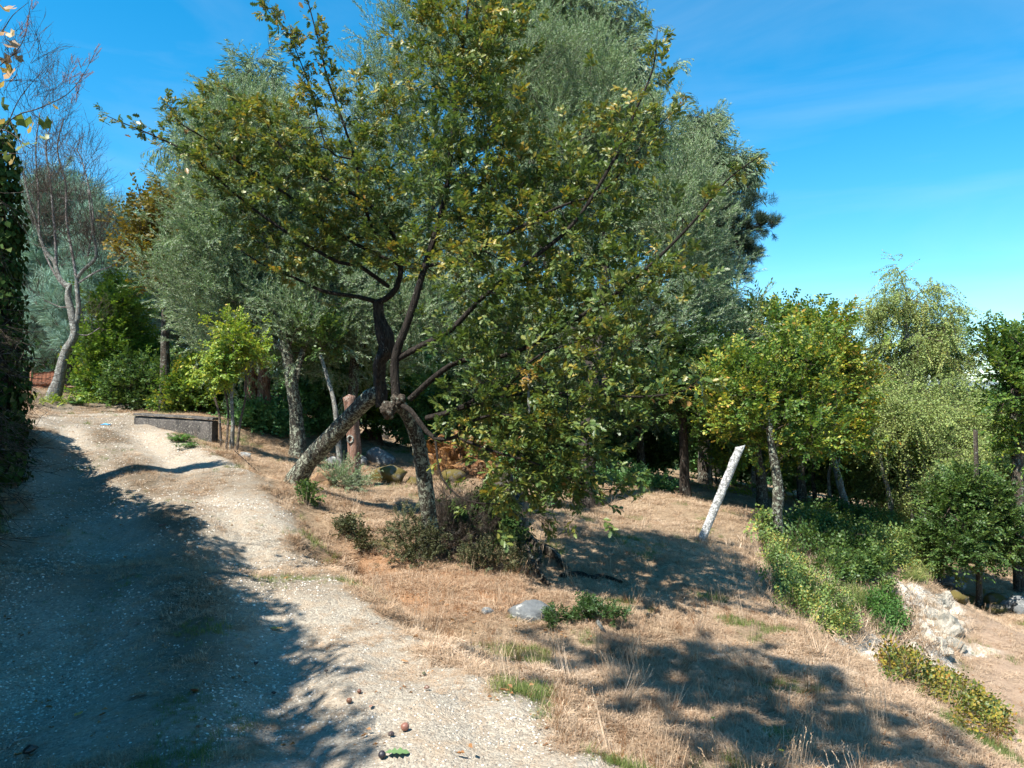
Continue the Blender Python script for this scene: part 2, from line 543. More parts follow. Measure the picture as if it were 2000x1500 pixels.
def spray_mesh(kind, seed):
    r = np.random.default_rng(seed)
    mb = MB()
    tw = MB()

    def twig(pts, r0):
        tw.tube(pts, np.linspace(r0, r0 * .35, len(pts)), 3, cap=False)
    X = np.array((1., 0, 0))
    Z = np.array((0, 0, 1.))
    if kind == 'oak':
        for b in range(3):
            L = .26 * (1 - .25 * b)
            a = r.uniform(-.7, .7) if b else 0
            dirn = np.array((math.cos(a), math.sin(a), r.uniform(-.1, .35)))
            o = X * (.08 * b)
            pts = [o, o + dirn * L * .5 + rvec(r) * .01, o + dirn * L]
            twig(pts, .0028)
            n = 7 - b
            for i in range(n):
                t = .35 + .65 * (i + r.uniform(-.3, .3)) / n
                p = o + dirn * L * min(t, 1)
                az = i * 2.4 + r.uniform(-.5, .5)
                d = dirn * (.4 + .6 * t) + np.array((0, math.cos(az), math.sin(az) * .7 - .15)) * .9
                add_leaf(mb, p, d, Z + rvec(r) * .6, r.uniform(.065, .105), r.uniform(.055, .07), 'oak', r.uniform(.05, .95))
    elif kind in ('olive', 'willow'):
        for b in range(4):
            L = .34 * r.uniform(.7, 1.1)
            dirn = X + rvec(r) * .55
            dirn /= np.linalg.norm(dirn)
            o = X * .06 * b
            pts = [o, o + dirn * L * .5, o + dirn * L + np.array((0, 0, -.04))]
            twig(pts, .0022)
            for i in range(15):
                t = .12 + .88 * i / 15
                for sg in (1, -1):
                    p = o + dirn * L * t
                    d = dirn * .8 + np.cross(dirn, rvec(r)) * .8
                    add_leaf(mb, p, d, rvec(r) + Z * .4, r.uniform(.036, .055), r.uniform(.008, .0115), 'lens', .15)
    elif kind == 'euca':
        for b in range(4):
            L = .45 * r.uniform(.7, 1.1)
            dirn = X + rvec(r) * .5 - Z * .25
            dirn /= np.linalg.norm(dirn)
            pts = [X * 0, dirn * L * .5, dirn * L - Z * .12]
            twig(pts, .004)
            for i in range(9):
                t = .2 + .8 * i / 9
                d = dirn * .25 - Z * .9 + rvec(r) * .35
                add_leaf(mb, dirn * L * t - Z * .12 * t * t, d, rvec(r), r.uniform(.13, .2), r.uniform(.024, .032), 'lens', .1)
    elif kind == 'pine':
        for b in range(2):
            L = .26
            dirn = X + rvec(r) * .45 + Z * .2
            dirn /= np.linalg.norm(dirn)
            twig([X * 0, dirn * L], .006)
            for i in range(46):
                t = .25 + .75 * r.random()
                d = dirn * r.uniform(.5, 1.1) + np.cross(dirn, rvec(r)) * 1.0
                add_leaf(mb, dirn * L * t, d, rvec(r), r.uniform(.12, .19), .0045, 'lens', 0)
    elif kind == 'birch':
        for b in range(3):
            L = .5 * r.uniform(.6, 1.1)
            dirn = X * .6 + rvec(r) * .35 - Z * .5
            pts = [X * 0, dirn * L * .5, dirn * L - Z * .15]
            twig(pts, .0022)
            for i in range(13):
                t = .1 + .9 * i / 13
                p = dirn * L * t - Z * .15 * t * t
                add_leaf(mb, p, rvec(r) * .8 - Z * .6, rvec(r), r.uniform(.03, .045), r.uniform(.024, .032), 'lens', .2)
    elif kind == 'broad':
        for b in range(3):
            L = .3 * r.uniform(.6, 1.1)
            dirn = X + rvec(r) * .6 + Z * .1
            dirn /= np.linalg.norm(dirn)
            twig([X * 0, dirn * L * .5 + rvec(r) * .015, dirn * L], .0026)
            for i in range(9):
                t = .2 + .8 * i / 9
                d = dirn * .6 + np.cross(dirn, Z) * (1 if i % 2 else -1) + rvec(r) * .5
                add_leaf(mb, dirn * L * t, d, Z + rvec(r) * .7, r.uniform(.05, .08), r.uniform(.03, .042), 'blade', .2)
    elif kind == 'ivy':
        for i in range(14):
            p = np.array((r.uniform(0, .1), r.uniform(-.12, .12), r.uniform(-.16, .1)))
            add_leaf(mb, p, np.array((.3, r.uniform(-.6, .6), -.9)), X + rvec(r) * .5, r.uniform(.05, .08), r.uniform(.05, .08), 'heart', .3)
        twig([np.array((0, 0, -.15)), np.array((.03, .02, 0)), np.array((.03, -.03, .14))], .004)
    elif kind == 'bramble':
        for b in range(2):
            L = .34 * r.uniform(.7, 1.1)
            dirn = X + rvec(r) * .5 + Z * .25
            dirn /= np.linalg.norm(dirn)
            twig([X * 0, dirn * L * .5 + Z * .03, dirn * L - Z * .02], .003)
            for i in range(6):
                t = .2 + .8 * i / 6
                q = np.cross(dirn, Z) * (1 if i % 2 else -1) + dirn * .4 + rvec(r) * .3 + Z * .2
                q /= np.linalg.norm(q)
                c = dirn * L * t + q * .05
                for k in (-1, 0, 1):
                    dd = q + np.cross(q, Z) * k * 1.0
                    add_leaf(mb, c, dd, Z + rvec(r) * .5, r.uniform(.038, .055), r.uniform(.028, .04), 'blade', .2)
    elif kind == 'vine':
        twig([X * 0, X * .2 + Z * .02, X * .4], .003)
        for i in range(4):
            p = X * (.1 + .1 * i)
            add_leaf(mb, p, X * .3 + rvec(r) * .8 - Z * .6, Z + rvec(r), r.uniform(.06, .08), .07, 'vine')
    elif kind == 'fern':
        for b in range(5):
            a = b * 1.256 + r.uniform(-.3, .3)
            hd = np.array((math.cos(a), math.sin(a), 0))
            L = r.uniform(.35, .5)
            side = np.array((-math.sin(a), math.cos(a), 0))
            pts = [hd * (L * t * .75) + Z * (L * (t * 1.1 - .75 * t * t)) for t in np.linspace(0, 1, 6)]
            twig(pts, .003)
            for i in range(14):
                t = .12 + .88 * i / 14
                c = hd * (L * t * .75) + Z * (L * (t * 1.1 - .75 * t * t))
                for sg in (1, -1):
                    add_leaf(mb, c, side * sg + hd * .35 - Z * .1, Z + rvec(r) * .25, .15 * (1 - t) + .02, .03 * (1 - t) + .012, 'lens', .1)
    elif kind == 'bare':
        for b in range(3):
            dirn = X + rvec(r) * .45 + Z * .2
            p = [X * 0 + X * .08 * b]
            for i in range(5):
                dirn = dirn + rvec(r) * .22
                p.append(p[-1] + dirn / np.linalg.norm(dirn) * .1)
            twig(p, .0042)
            for i in (2, 3, 4):
                q = dirn + rvec(r) * .9
                twig([p[i], p[i] + q / np.linalg.norm(q) * .14 + rvec(r) * .02, p[i] + q / np.linalg.norm(q) * .22], .0028)
    elif kind == 'seed':
        for b in range(4):
            dirn = X + rvec(r) * .35
            dirn /= np.linalg.norm(dirn)
            twig([X * 0, dirn * .3], .003)
            for i in range(34):
                add_leaf(mb, dirn * .3 * r.uniform(.15, 1) + rvec(r) * .008, rvec(r), rvec(r), .018, .010, 'lens')
    elif kind in ('dry', 'dryred', 'grass', 'tallgrass'):
        n = {'dry': 26, 'dryred': 24, 'grass': 22, 'tallgrass': 14}[kind]
        for i in range(n):
            a = r.uniform(0, 6.283)
            tilt = r.uniform(.1, 1.0) if kind in ('grass', 'tallgrass') else r.uniform(.25, 1.48)
            L = r.uniform(.05, .11) if kind != 'tallgrass' else r.uniform(.2, .42)
            if kind == 'tallgrass': tilt = r.uniform(0, .45)
            d = np.array((math.cos(a) * math.sin(tilt), math.sin(a) * math.sin(tilt), math.cos(tilt)))
            p = np.array((r.normal() * .035, r.normal() * .035, -.004))
            s = np.array((-math.sin(a), math.cos(a), 0)) * (.0017 if kind != 'tallgrass' else .0022)
            m_ = p + d * L * .55 + Z * .0
            e = p + d * L - Z * L * .22 * math.sin(tilt) + np.array((0, 0, .004))
            mb.add([p - s, p + s, m_ + s * .8, m_ - s * .8, e], [(0, 1, 2), (0, 2, 3), (3, 2, 4)])
            if kind == 'tallgrass' and i % 2 == 0:
                for k in range(6):
                    add_leaf(mb, e - d * .012 * k, d + rvec(r) * .5, rvec(r), .02, .006, 'lens')
    elif kind == 'straw':       # lying stalks
        for i in range(16):
            a = r.uniform(0, 6.283)
            L = r.uniform(.06, .15)
            d = np.array((math.cos(a), math.sin(a), r.uniform(-.05, .25)))
            s = np.array((-math.sin(a), math.cos(a), 0)) * .0017
            p = np.array((r.normal() * .05, r.normal() * .05, r.uniform(0, .015)))
            mb.add([p - s, p + s, p + d * L + s, p + d * L - s], [(0, 1, 2), (0, 2, 3)])
    elif kind == 'litter':
        for i in range(4):
            add_leaf(mb, np.array((r.normal() * .06, r.normal() * .06, r.uniform(.004, .02))), np.array((*r.normal(size=2), 0.1)), Z + rvec(r) * .4, r.uniform(.03, .06), .03, 'lens', .4)
    elif kind == 'pebble':
        a = r.uniform(.7, 1.3, 3) * np.array((1, 1, .65))
        V = np.array([(0, 0, 1), (1, 0, .1), (.3, .95, -.1), (-.8, .6, .1), (-.8, -.6, 0), (.3, -.95, .15), (0, 0, -1)]) * a * .011 * r.uniform(.85, 1.15, (7, 3))
        f = [(0, 1 + k, 1 + (k + 1) % 5) for k in range(5)] + [(6, 1 + (k + 1) % 5, 1 + k) for k in range(5)]
        mb.add(V, f)
    return mb, tw


SPRAYS = {}


def spray_set(kind, mat, twigmat, n=4):
    key = (kind, mat)
    if key in SPRAYS: return SPRAYS[key]
    c = bpy.data.collections.new('%s_sprays' % kind)
    for i in range(n):
        mb, tw = spray_mesh(kind, 100 + i)
        V, f3, f4 = list(mb.v), list(mb.f3), []
        nl = sum(len(f) for f in f3)
        off = mb.n
        V += tw.v
        f4 = [f + off for f in tw.f4]
        fs = []
        if f3: fs.append(np.vstack(f3))
        if f4: fs.append(np.vstack(f4))
        me = mesh_np('%s_spray' % kind, np.vstack(V), fs, False)
        me.materials.append(M[mat])
        me.materials.append(M[twigmat])
        mi = np.zeros(len(me.polygons), dtype=np.int32)
        mi[nl:] = 1
        me.polygons.foreach_set('material_index', mi)
        o = bpy.data.objects.new('%s_spray' % kind, me)
        c.objects.link(o)
    ng = bpy.data.node_groups.new('scatter_%s' % kind, 'GeometryNodeTree')
    ng.interface.new_socket('Geometry', in_out='INPUT', socket_type='NodeSocketGeometry')
    ng.interface.new_socket('Geometry', in_out='OUTPUT', socket_type='NodeSocketGeometry')
    gi = ng.nodes.new('NodeGroupInput')
    go = ng.nodes.new('NodeGroupOutput')
    ip = ng.nodes.new('GeometryNodeInstanceOnPoints')
    ci = ng.nodes.new('GeometryNodeCollectionInfo')
    ci.inputs['Collection'].default_value = c
    ci.inputs['Separate Children'].default_value = True
    ci.inputs['Reset Children'].default_value = True

    def attr(name, dt):
        a = ng.nodes.new('GeometryNodeInputNamedAttribute')
        a.data_type = dt
        a.inputs['Name'].default_value = name
        return a.outputs['Attribute']
    er = ng.nodes.new('FunctionNodeEulerToRotation')
    ng.links.new(attr('rot', 'FLOAT_VECTOR'), er.inputs[0])
    ng.links.new(gi.outputs[0], ip.inputs['Points'])
    ng.links.new(ci.outputs[0], ip.inputs['Instance'])
    ip.inputs['Pick Instance'].default_value = True
    ng.links.new(attr('idx', 'INT'), ip.inputs['Instance Index'])
    ng.links.new(er.outputs[0], ip.inputs['Rotation'])
    ng.links.new(attr('scl', 'FLOAT'), ip.inputs['Scale'])
    ng.links.new(ip.outputs[0], go.inputs[0])
    SPRAYS[key] = (ng, n)
    return SPRAYS[key]


def scatter(name, pts, rot, scl, tint, kind, mat, twigmat='twig', parent=None, stuff=True, n=4):
    ng, k = spray_set(kind, mat, twigmat, n)
    pts = np.asarray(pts, float)
    me = bpy.data.meshes.new(name)
    me.vertices.add(len(pts))
    me.vertices.foreach_set('co', pts.astype(np.float32).ravel())
    me.attributes.new('rot', 'FLOAT_VECTOR', 'POINT').data.foreach_set('vector', np.asarray(rot, np.float32).ravel())
    me.attributes.new('scl', 'FLOAT', 'POINT').data.foreach_set('value', np.asarray(scl, np.float32))
    me.attributes.new('tint', 'FLOAT', 'POINT').data.foreach_set('value', np.clip(tint, 0, 1).astype(np.float32))
    me.attributes.new('idx', 'INT', 'POINT').data.foreach_set('value', rng.integers(0, k, len(pts)).astype(np.int32))
    me.update()
    o = new_ob(name, me, None, parent)
    md = o.modifiers.new('scatter', 'NODES')
    md.node_group = ng
    if stuff: o['kind'] = 'stuff'
    return o


def dir_rot(D, roll=None):
    D = D / (np.linalg.norm(D, axis=1)[:, None] + 1e-9)
    n = len(D)
    roll = rng.uniform(-.8, .8, n) if roll is None else roll
    return np.stack([roll, -np.arcsin(np.clip(D[:, 2], -1, 1)), np.arctan2(D[:, 1], D[:, 0])], 1)


# ------------------------------------------------------------------ trees
def lobe_points(lobes, n, shell=.35):
    """lobes: (px, py, rx px, ry px, depth, depth radius m)"""
    A = []
    w = np.array([l[2] * l[3] * l[5] * (l[4] ** 2) for l in lobes]) ** .75
    w = w / w.sum()
    for l, k in zip(lobes, rng.multinomial(n, w)):
        c = P(l[0], l[1], l[4])
        rx, rz, ry = l[2] / F * l[4], l[3] / F * l[4], l[5]
        d = rng.normal(size=(k, 3))
        d /= np.linalg.norm(d, axis=1)[:, None]
        rad = (shell + (1 - shell) * rng.random(k)) ** .6
        A.append(c + d * rad[:, None] * np.array((rx, ry, rz)))
    return np.vstack(A)


def grow(limbs, T, rk=.012, wander=.12, pw=.35, rmax=.05, tip=.003):
    """join every target to the nearest skeleton node; returns branch polylines and (point, direction) samples"""
    N, PL, RD = [], [], []
    for pts, rad, base in limbs:
        q, r = resample(pts, rad, .12)
        L = np.concatenate([[0], np.cumsum(np.linalg.norm(np.diff(q, axis=0), axis=1))]) + base
        N.append(q)
        PL.append(L)
        RD.append(r)
    N = np.vstack(N)
    PL = np.concatenate(PL)
    RD = np.concatenate(RD)
    d0 = np.array([np.min(np.linalg.norm(N - t, axis=1)) for t in T])
    out = []
    for i in np.argsort(d0):
        t = T[i]
        d = np.linalg.norm(N - t, axis=1)
        j = int(np.argmin(d + pw * PL * (d > .05)))
        dist = d[j]
        if dist < .04: continue
        m = max(3, min(9, int(dist / .3) + 2))
        s = np.linspace(0, 1, m)[:, None]
        a = N[j]
        bow = rng.normal(size=3) * wander * dist
        bow[2] = abs(bow[2]) * .4 * (1 if rng.random() < .6 else -1)
        pl = a + (t - a) * s + bow * np.sin(s * np.pi) + rng.normal(size=(m, 3)) * dist * .022 * (s * (1 - s) * 4)
        r0 = min(RD[j] * .75, rk * dist ** .8 + tip, rmax)
        r0 = max(r0, tip * 1.2)
        rr = r0 + (tip - r0) * s[:, 0]
        out.append((pl, rr))
        N = np.vstack([N, pl[1:]])
        PL = np.concatenate([PL, PL[j] + dist * s[1:, 0]])
        RD = np.concatenate([RD, rr[1:]])
    return out


def tree(name, label, cat, trunk, limbs=(), lobes=(), nb=60, ns=1500, kind='broad', mat='broad', bark='bark', twig='twig', group=None,
         scale=1.0, spread=.28, droop=0.0, up=.3, rk=.014, tip=.004, sides=12, tipbias=.5, shell=.35, tint=(.5, .28), tmap=None, extra=None, bumpy=.14,
         crown_name='crown', flare=1.35, keep=None, wander=.12, branch_sides=4, limb_name='limb', limb_bark=None):
    """trunk: (points world, radii); limbs: list of (points world, radii)"""
    tp, tr = np.array(trunk[0], float), np.array(trunk[1], float)
    root = empty(name, tp[0], label, cat, group)
    # root flare below ground
    p = np.vstack([tp[0] - np.array((0, 0, .25)), tp])
    r = np.concatenate([[tr[0] * flare], [tr[0] * (1 + (flare - 1) * .5)], tr[1:]])
    mb = MB()
    mb.tube(p, r, sides, bumpy, True, int(rng.integers(50)), step=.06 if tr[0] * F / tp[0][1] > 8 else .15)
    mb.build('trunk', M[bark], root)
    sk = [(tp[max(0, len(tp) // 2 - 1):], tr[max(0, len(tp) // 2 - 1):], 0.0)]
    for pts, rad in limbs:
        m2 = MB()
        m2.tube(pts, rad, 8, .12, True, int(rng.integers(50)), step=.1)
        m2.build(limb_name, M[limb_bark or (twig if rad[0] < .05 else bark)], root)
        sk.append((np.array(pts), np.array(rad), .3))
    if lobes and nb:
        T = lobe_points(lobes, nb, shell)
        if keep is not None: T = T[keep(T)]
        br = grow(sk, T, rk, wander, rmax=tr[-1] * 1.2 if not limbs else .045, tip=tip)
        m3 = MB()
        for pl, rr in br: m3.tube(pl, rr, branch_sides, cap=False)
        if m3.n: m3.build('branches', M[twig], root, kind='stuff')
        if ns:
            K = len(br)
            w = np.array([len(b[0]) for b in br], float)
            w /= w.sum()
            which = rng.choice(K, ns, p=w)
            t = rng.random(ns) ** (1 - tipbias)
            pos = np.zeros((ns, 3))
            dr = np.zeros((ns, 3))
            for i, k in enumerate(which):
                pl = br[k][0]
                f = t[i] * (len(pl) - 1)
                a = min(int(f), len(pl) - 2)
                pos[i] = pl[a] + (pl[a + 1] - pl[a]) * (f - a)
                dr[i] = pl[a + 1] - pl[a]
            dr /= np.linalg.norm(dr, axis=1)[:, None] + 1e-9
            off = rng.normal(size=(ns, 3)) * spread * .5
            pos = pos + off
            D = dr * .5 + off / (spread + 1e-6) * .7 + rng.normal(size=(ns, 3)) * .35
            D[:, 2] += up - droop
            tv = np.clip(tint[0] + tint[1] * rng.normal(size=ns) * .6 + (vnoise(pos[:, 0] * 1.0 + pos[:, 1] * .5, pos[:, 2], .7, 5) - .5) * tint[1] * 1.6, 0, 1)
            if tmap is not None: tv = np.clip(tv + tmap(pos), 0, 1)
            scatter(crown_name, pos, dir_rot(D), scale * rng.uniform(.75, 1.25, ns), tv, kind, mat, twig, root)
    return root


def trunkline(pp, rad):
    """pp: (px, py, depth) picture points"""
    return np.array([P(*q) for q in pp]), np.array(rad, float)


def fan(base, n, L, r0, lean=.3, seed=1, el=(.9, 1.4)):
    """a few upright limbs from one point"""
    r = np.random.default_rng(seed)
    out = []
    for i in range(n):
        a = r.uniform(0, 6.283)
        e = r.uniform(*el)
        l = L * r.uniform(.7, 1.1)
        d = np.array((math.cos(a) * math.cos(e), math.sin(a) * math.cos(e), math.sin(e)))
        k = rvec(r) * l * .1
        out.append((np.array([base, base + d * l * .5 + k, base + d * l + k * .5 + np.array((0, 0, l * .1))]), np.array([r0, r0 * .65, r0 * .25])))
    return out


# ------------------------------------------------------------------ masks on the ground
def poly_world(pp):
    return np.array([ground(*p)[:2] if not isinstance(p[0], str) else p[1:] for p in pp])


def sdist(poly, x, y):
    """signed distance, positive inside"""
    best = np.full(x.shape, 1e9)
    inside = np.zeros(x.shape, bool)
    n = len(poly)
    for i in range(n):
        ax, ay = poly[i]
        bx, by = poly[(i + 1) % n]
        ex, ey = bx - ax, by - ay
        t = np.clip(((x - ax) * ex + (y - ay) * ey) / (ex * ex + ey * ey + 1e-12), 0, 1)
        best = np.minimum(best, np.hypot(x - ax - t * ex, y - ay - t * ey))
        c = ((ay > y) != (by > y)) & (x < ex * (y - ay) / (ey + 1e-12) + ax)
        inside ^= c
    return np.where(inside, best, -best)


PATH = poly_world([(245, 803), (330, 850), (430, 893), (520, 950), (560, 1020), (610, 1080), (690, 1150), (760, 1225), (880, 1290), (1010, 1370), (1130, 1460)])
PATH = np.vstack([PATH, [(0.75, 2.9), (1.0, 0.5), (1.1, -5), (-3.2, -5), (-3.3, 1), (-3.5, 4)], poly_world([(0, 1010), (75, 880), (70, 803)]), [(-12.5, 19.5), (-9, 19.5)]])
ROCK1 = poly_world([(1662, 1222), (1700, 1240), (1745, 1275), (1800, 1305), (1790, 1325), (1730, 1312), (1690, 1280)])
ROCK2 = poly_world([(1790, 1160), (1850, 1180), (1885, 1250), (1850, 1290), (1800, 1290), (1770, 1240)])
LOWER = poly_world([(1860, 1190), (2100, 1190), (2300, 1400), (2050, 1450), (1960, 1400), (1880, 1330), (1850, 1300), (1885, 1240)])
RED = poly_world([(690, 1060), (850, 1100), (1000, 1120), (1120, 1160), (1050, 1200), (850, 1200), (740, 1150)])
BARE = poly_world([(640, 1100), (700, 1130), (780, 1060), (980, 1110), (1080, 1100), (1000, 1010), (820, 1040)])


DITCH = poly_world([(590, 1062), (640, 1078), (700, 1108), (735, 1128), (725, 1142), (680, 1130), (630, 1105), (585, 1080)])


def masks(x, y):
    n1 = vnoise(x, y, .5, 11) - .5
    n2 = vnoise(x, y, .15, 12) - .5
    n3 = vnoise(x, y, 1.6, 13) - .5
    path = smooth(-.22, .22, sdist(PATH, x, y) + n1 * .45 + n2 * .3)
    # centre strip of the track, overgrown
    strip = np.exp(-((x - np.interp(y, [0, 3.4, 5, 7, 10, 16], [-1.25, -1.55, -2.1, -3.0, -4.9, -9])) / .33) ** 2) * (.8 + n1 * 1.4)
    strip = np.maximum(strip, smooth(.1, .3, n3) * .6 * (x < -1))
    strip = np.maximum(strip, .8 * smooth(.0, .5, np.interp(y, [0, 3.4, 5, 7, 10, 13], [-1.9, -2.3, -3.1, -4.3, -6.3, -9]) - x + n1 * .8))  # left part: dark soil, deepened further to paint in the path's shade
    rock = np.maximum(smooth(-.12, .12, sdist(ROCK1, x, y) + .16 + n1 * .3 + n2 * .2), smooth(-.2, .3, sdist(ROCK2, x, y) + .15 + n1 * .8 + n2 * .35))
    red = smooth(-.5, .5, sdist(RED, x, y) + n3 * .6)
    low = smooth(-.4, .4, sdist(LOWER, x, y) + n3 * .5)
    bare = smooth(-.3, .3, sdist(BARE, x, y) + n1 * .8 - .1)
    if DITCH is not None: bare = np.maximum(bare, 1.2 * smooth(-.12, .05, sdist(DITCH, x, y))).clip(0, 1)
    return path, np.clip(strip, 0, 1), rock, red, low, bare


def axis(lo, mid0, mid1, hi, step, g):
    a = list(np.arange(mid0, mid1, step))
    s, v = step, mid1
    b = []
    while v < hi:
        b.append(v)
        s *= g
        v += s
    b.append(hi)
    s, v = step, mid0 - step
    c = []
    while v > lo:
        c.append(v)
        s *= g
        v -= s
    c.append(lo)
    return np.array(c[::-1] + a + b)


gx = axis(-900, -7.5, 7.5, 900, .055, 1.035)
gy = [-60, -30, -15, -8, -5, -3, -1.5, -.5, .2, .8, 1.4, 1.9, 2.3]
v, s_ = 2.6, .04
while v < 1500:
    gy.append(v)
    s_ = max(.035, .0085 * v) if v < 26 else s_ * 1.12
    v += s_
gy = np.array(gy)
GX, GY = np.meshgrid(gx, gy)
fx, fy = GX.ravel(), GY.ravel()
FZ = H(fx, fy)
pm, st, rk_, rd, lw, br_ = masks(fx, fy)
near = (np.hypot(fx, fy) < 16)
FZ = FZ + near * (rk_ * ((vnoise(fx, fy, .17, 29) - .5) * .14 + (vnoise(fx, fy, .3, 21) - .5) * .34 + (vnoise(fx, fy, .6, 22) - .5) * .2)
                  + (1 - pm) * (vnoise(fx, fy, .09, 23) - .5) * .02 + br_ * (vnoise(fx, fy, .25, 24) - .5) * .12
                  + pm * (vnoise(fx, fy, .28, 25) - .5) * .03)
sxl = np.interp(fy, [0, 3.4, 5, 7, 10, 16], [-1.25, -1.55, -2.1, -3.0, -4.9, -9])
rut = np.exp(-((fx - sxl - .62) / .22) ** 2) + np.exp(-((fx - sxl + .72) / .24) ** 2)
FZ = FZ - near * pm * rut * .045 * (.6 + .8 * vnoise(fx, fy, .8, 70)) + near * pm * st * .035
mc = ground(945, 1040)
FZ = FZ + near * .30 * np.exp(-((fx - mc[0]) / .75) ** 2 - ((fy - mc[1] - .35) / .7) ** 2) * (.75 + .6 * vnoise(fx, fy, .3, 72))
sde = sdist(PATH, fx, fy)
FZ = FZ - near * (fx > -4.5) * .11 * np.exp(-((sde + .42) / .22) ** 2) * smooth(.25, .6, vnoise(fx, fy, .9, 71)) + near * .04 * np.exp(-((sde - .1) / .2) ** 2)
FZ = FZ - .17 * smooth(-.10, .10, sdist(DITCH, fx, fy)) * near
nx, ny = len(gx), len(gy)
Vg = np.stack([fx, fy, FZ], 1)
ii = (np.arange(ny - 1)[:, None] * nx + np.arange(nx - 1)[None])
Q = np.stack([ii, ii + 1, ii + nx + 1, ii + nx], -1).reshape(-1, 4)
cx, cy = fx[Q].mean(1), fy[Q].mean(1)
pf = pm[Q].mean(1) > .5
lf = (lw[Q].mean(1) > .5) & ~pf

mg, nt, b, out = mat_new('ground_surface')
pos = coords(nt)
a1 = node(nt, 'ShaderNodeAttribute', attribute_name='mask_a')
a2 = node(nt, 'ShaderNodeAttribute', attribute_name='mask_b')
s1 = nt.nodes.new('ShaderNodeSeparateColor')
s2 = nt.nodes.new('ShaderNodeSeparateColor')
nt.links.new(a1.outputs['Color'], s1.inputs[0])
nt.links.new(a2.outputs['Color'], s2.inputs[0])
nA = noise(nt, pos, 2.2, 6, .65, .3)
nB = noise(nt, pos, 26, 5, .7, .5)
nC = noise(nt, pos, 110, 3, .7)
nD = noise(nt, pos, 7, 4, .6, .8)
straw = mix(nt, ramp(nt, nB, [(.35, (0, 0, 0)), (.68, (1, 1, 1))]), (.15, .105, .065), (.42, .31, .205))
straw = mix(nt, ramp(nt, nA, [(.42, (0, 0, 0)), (.7, (.7, .7, .7))]), straw, (.26, .18, .11))
straw = mix(nt, math_n(nt, 'MULTIPLY', s1.outputs[2], .75), straw, (.33, .17, .085))
straw = mix(nt, math_n(nt, 'MULTIPLY', s2.outputs[0], .6), straw, mix(nt, nB, (.26, .17, .12), (.47, .35, .26)))
straw = mix(nt, math_n(nt, 'MULTIPLY', s2.outputs[1], .8), straw, mix(nt, nD, (.09, .05, .03), (.27, .16, .09)))
vor = node(nt, 'ShaderNodeTexVoronoi', Scale=62.0, Randomness=1.0)
nt.links.new(pos, vor.inputs['Vector'])
grit = mix(nt, ramp(nt, vor.outputs['Color'], [(.15, (0, 0, 0)), (.85, (1, 1, 1))]), (.19, .16, .13), (.47, .415, .33))
grit = mix(nt, ramp(nt, nC, [(.35, (0, 0, 0)), (.7, (1, 1, 1))]), grit, (.38, .335, .27))
grit = mix(nt, ramp(nt, nD, [(.45, (0, 0, 0)), (.72, (.75, .75, .75))]), grit, (.38, .28, .19))
grit = mix(nt, math_n(nt, 'MULTIPLY', s2.outputs[2], .85), grit, mix(nt, nB, (.06, .045, .03), (.17, .13, .085)))  # soil tone, extra dark to carry the painted path shade
c = mix(nt, s1.outputs[0], straw, grit)
white = mix(nt, ramp(nt, nD, [(.38, (0, 0, 0)), (.6, (1, 1, 1))]), (.34, .29, .22), (.74, .69, .60))
white = mix(nt, ramp(nt, nB, [(.48, (0, 0, 0)), (.6, (.8, .8, .8))]), white, (.2, .16, .12))
c = mix(nt, s1.outputs[1], c, white)
vl_ = node(nt, 'ShaderNodeVectorMath', operation='LENGTH')
nt.links.new(pos, vl_.inputs[0])
farm = node(nt, 'ShaderNodeMapRange')
farm.inputs['From Min'].default_value = 32
farm.inputs['From Max'].default_value = 42
nt.links.new(vl_.outputs['Value'], farm.inputs['Value'])
c = mix(nt, farm.outputs[0], c, mix(nt, noise(nt, pos, .08, 6, .7), (.03, .05, .02), (.09, .11, .04)))     # wooded valley floor
nt.links.new(c, b.inputs['Base Color'])
b.inputs['Roughness'].default_value = .95
b.inputs['Specular IOR Level'].default_value = .1
hh = math_n(nt, 'ADD', math_n(nt, 'MULTIPLY', nB, .8), math_n(nt, 'MULTIPLY', math_n(nt, 'SUBTRACT', 1, vor.outputs['Distance']), .5))
bump(nt, b, math_n(nt, 'ADD', hh, nC), .8, .02)


def ground_piece(name, sel, kind='structure'):
    q = Q[sel]
    used = np.unique(q)
    remap = np.zeros(len(Vg), int)
    remap[used] = np.arange(len(used))
    me = mesh_np(name, Vg[used], remap[q])
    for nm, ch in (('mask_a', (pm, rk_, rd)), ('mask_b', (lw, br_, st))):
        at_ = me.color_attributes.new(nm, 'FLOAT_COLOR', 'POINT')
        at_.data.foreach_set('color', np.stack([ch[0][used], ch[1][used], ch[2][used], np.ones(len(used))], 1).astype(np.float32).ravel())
    o = new_ob(name, me, mg)
    o['kind'] = kind
    return o


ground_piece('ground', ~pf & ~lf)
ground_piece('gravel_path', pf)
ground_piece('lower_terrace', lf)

# far hill seen past the birch
mh, nt, b, out = mat_new('far_hillside')
pos = coords(nt)
nt.links.new(mix(nt, noise(nt, pos, .02, 6, .6), (.10, .14, .15), (.20, .24, .25)), b.inputs['Base Color'])  # bluish tint in the scrub colour stands in for haze
b.inputs['Roughness'].default_value = 1
hx = np.linspace(-900, 1500, 120)
hz = 22 + 16 * vnoise(hx, hx * 0, 230, 4) + 3 * vnoise(hx, hx * 0, 40, 6)
rows = [np.stack([hx, hx * 0 + 780 + k * 130, -8 + hz * math.sin(k / 3 * math.pi / 2) * 1.25 + 8 * (k / 3)], 1) for k in range(4)]
Vh = np.vstack(rows)
ih = (np.arange(3)[:, None] * 120 + np.arange(119)[None])
o = new_ob('hills', mesh_np('hills', Vh, np.stack([ih, ih + 1, ih + 121, ih + 120], -1).reshape(-1, 4)), mh)
o['kind'] = 'structure'

# ------------------------------------------------------------------ grass, gravel, litter (nobody could count them)
UMIN, UMAX = -.80, .80


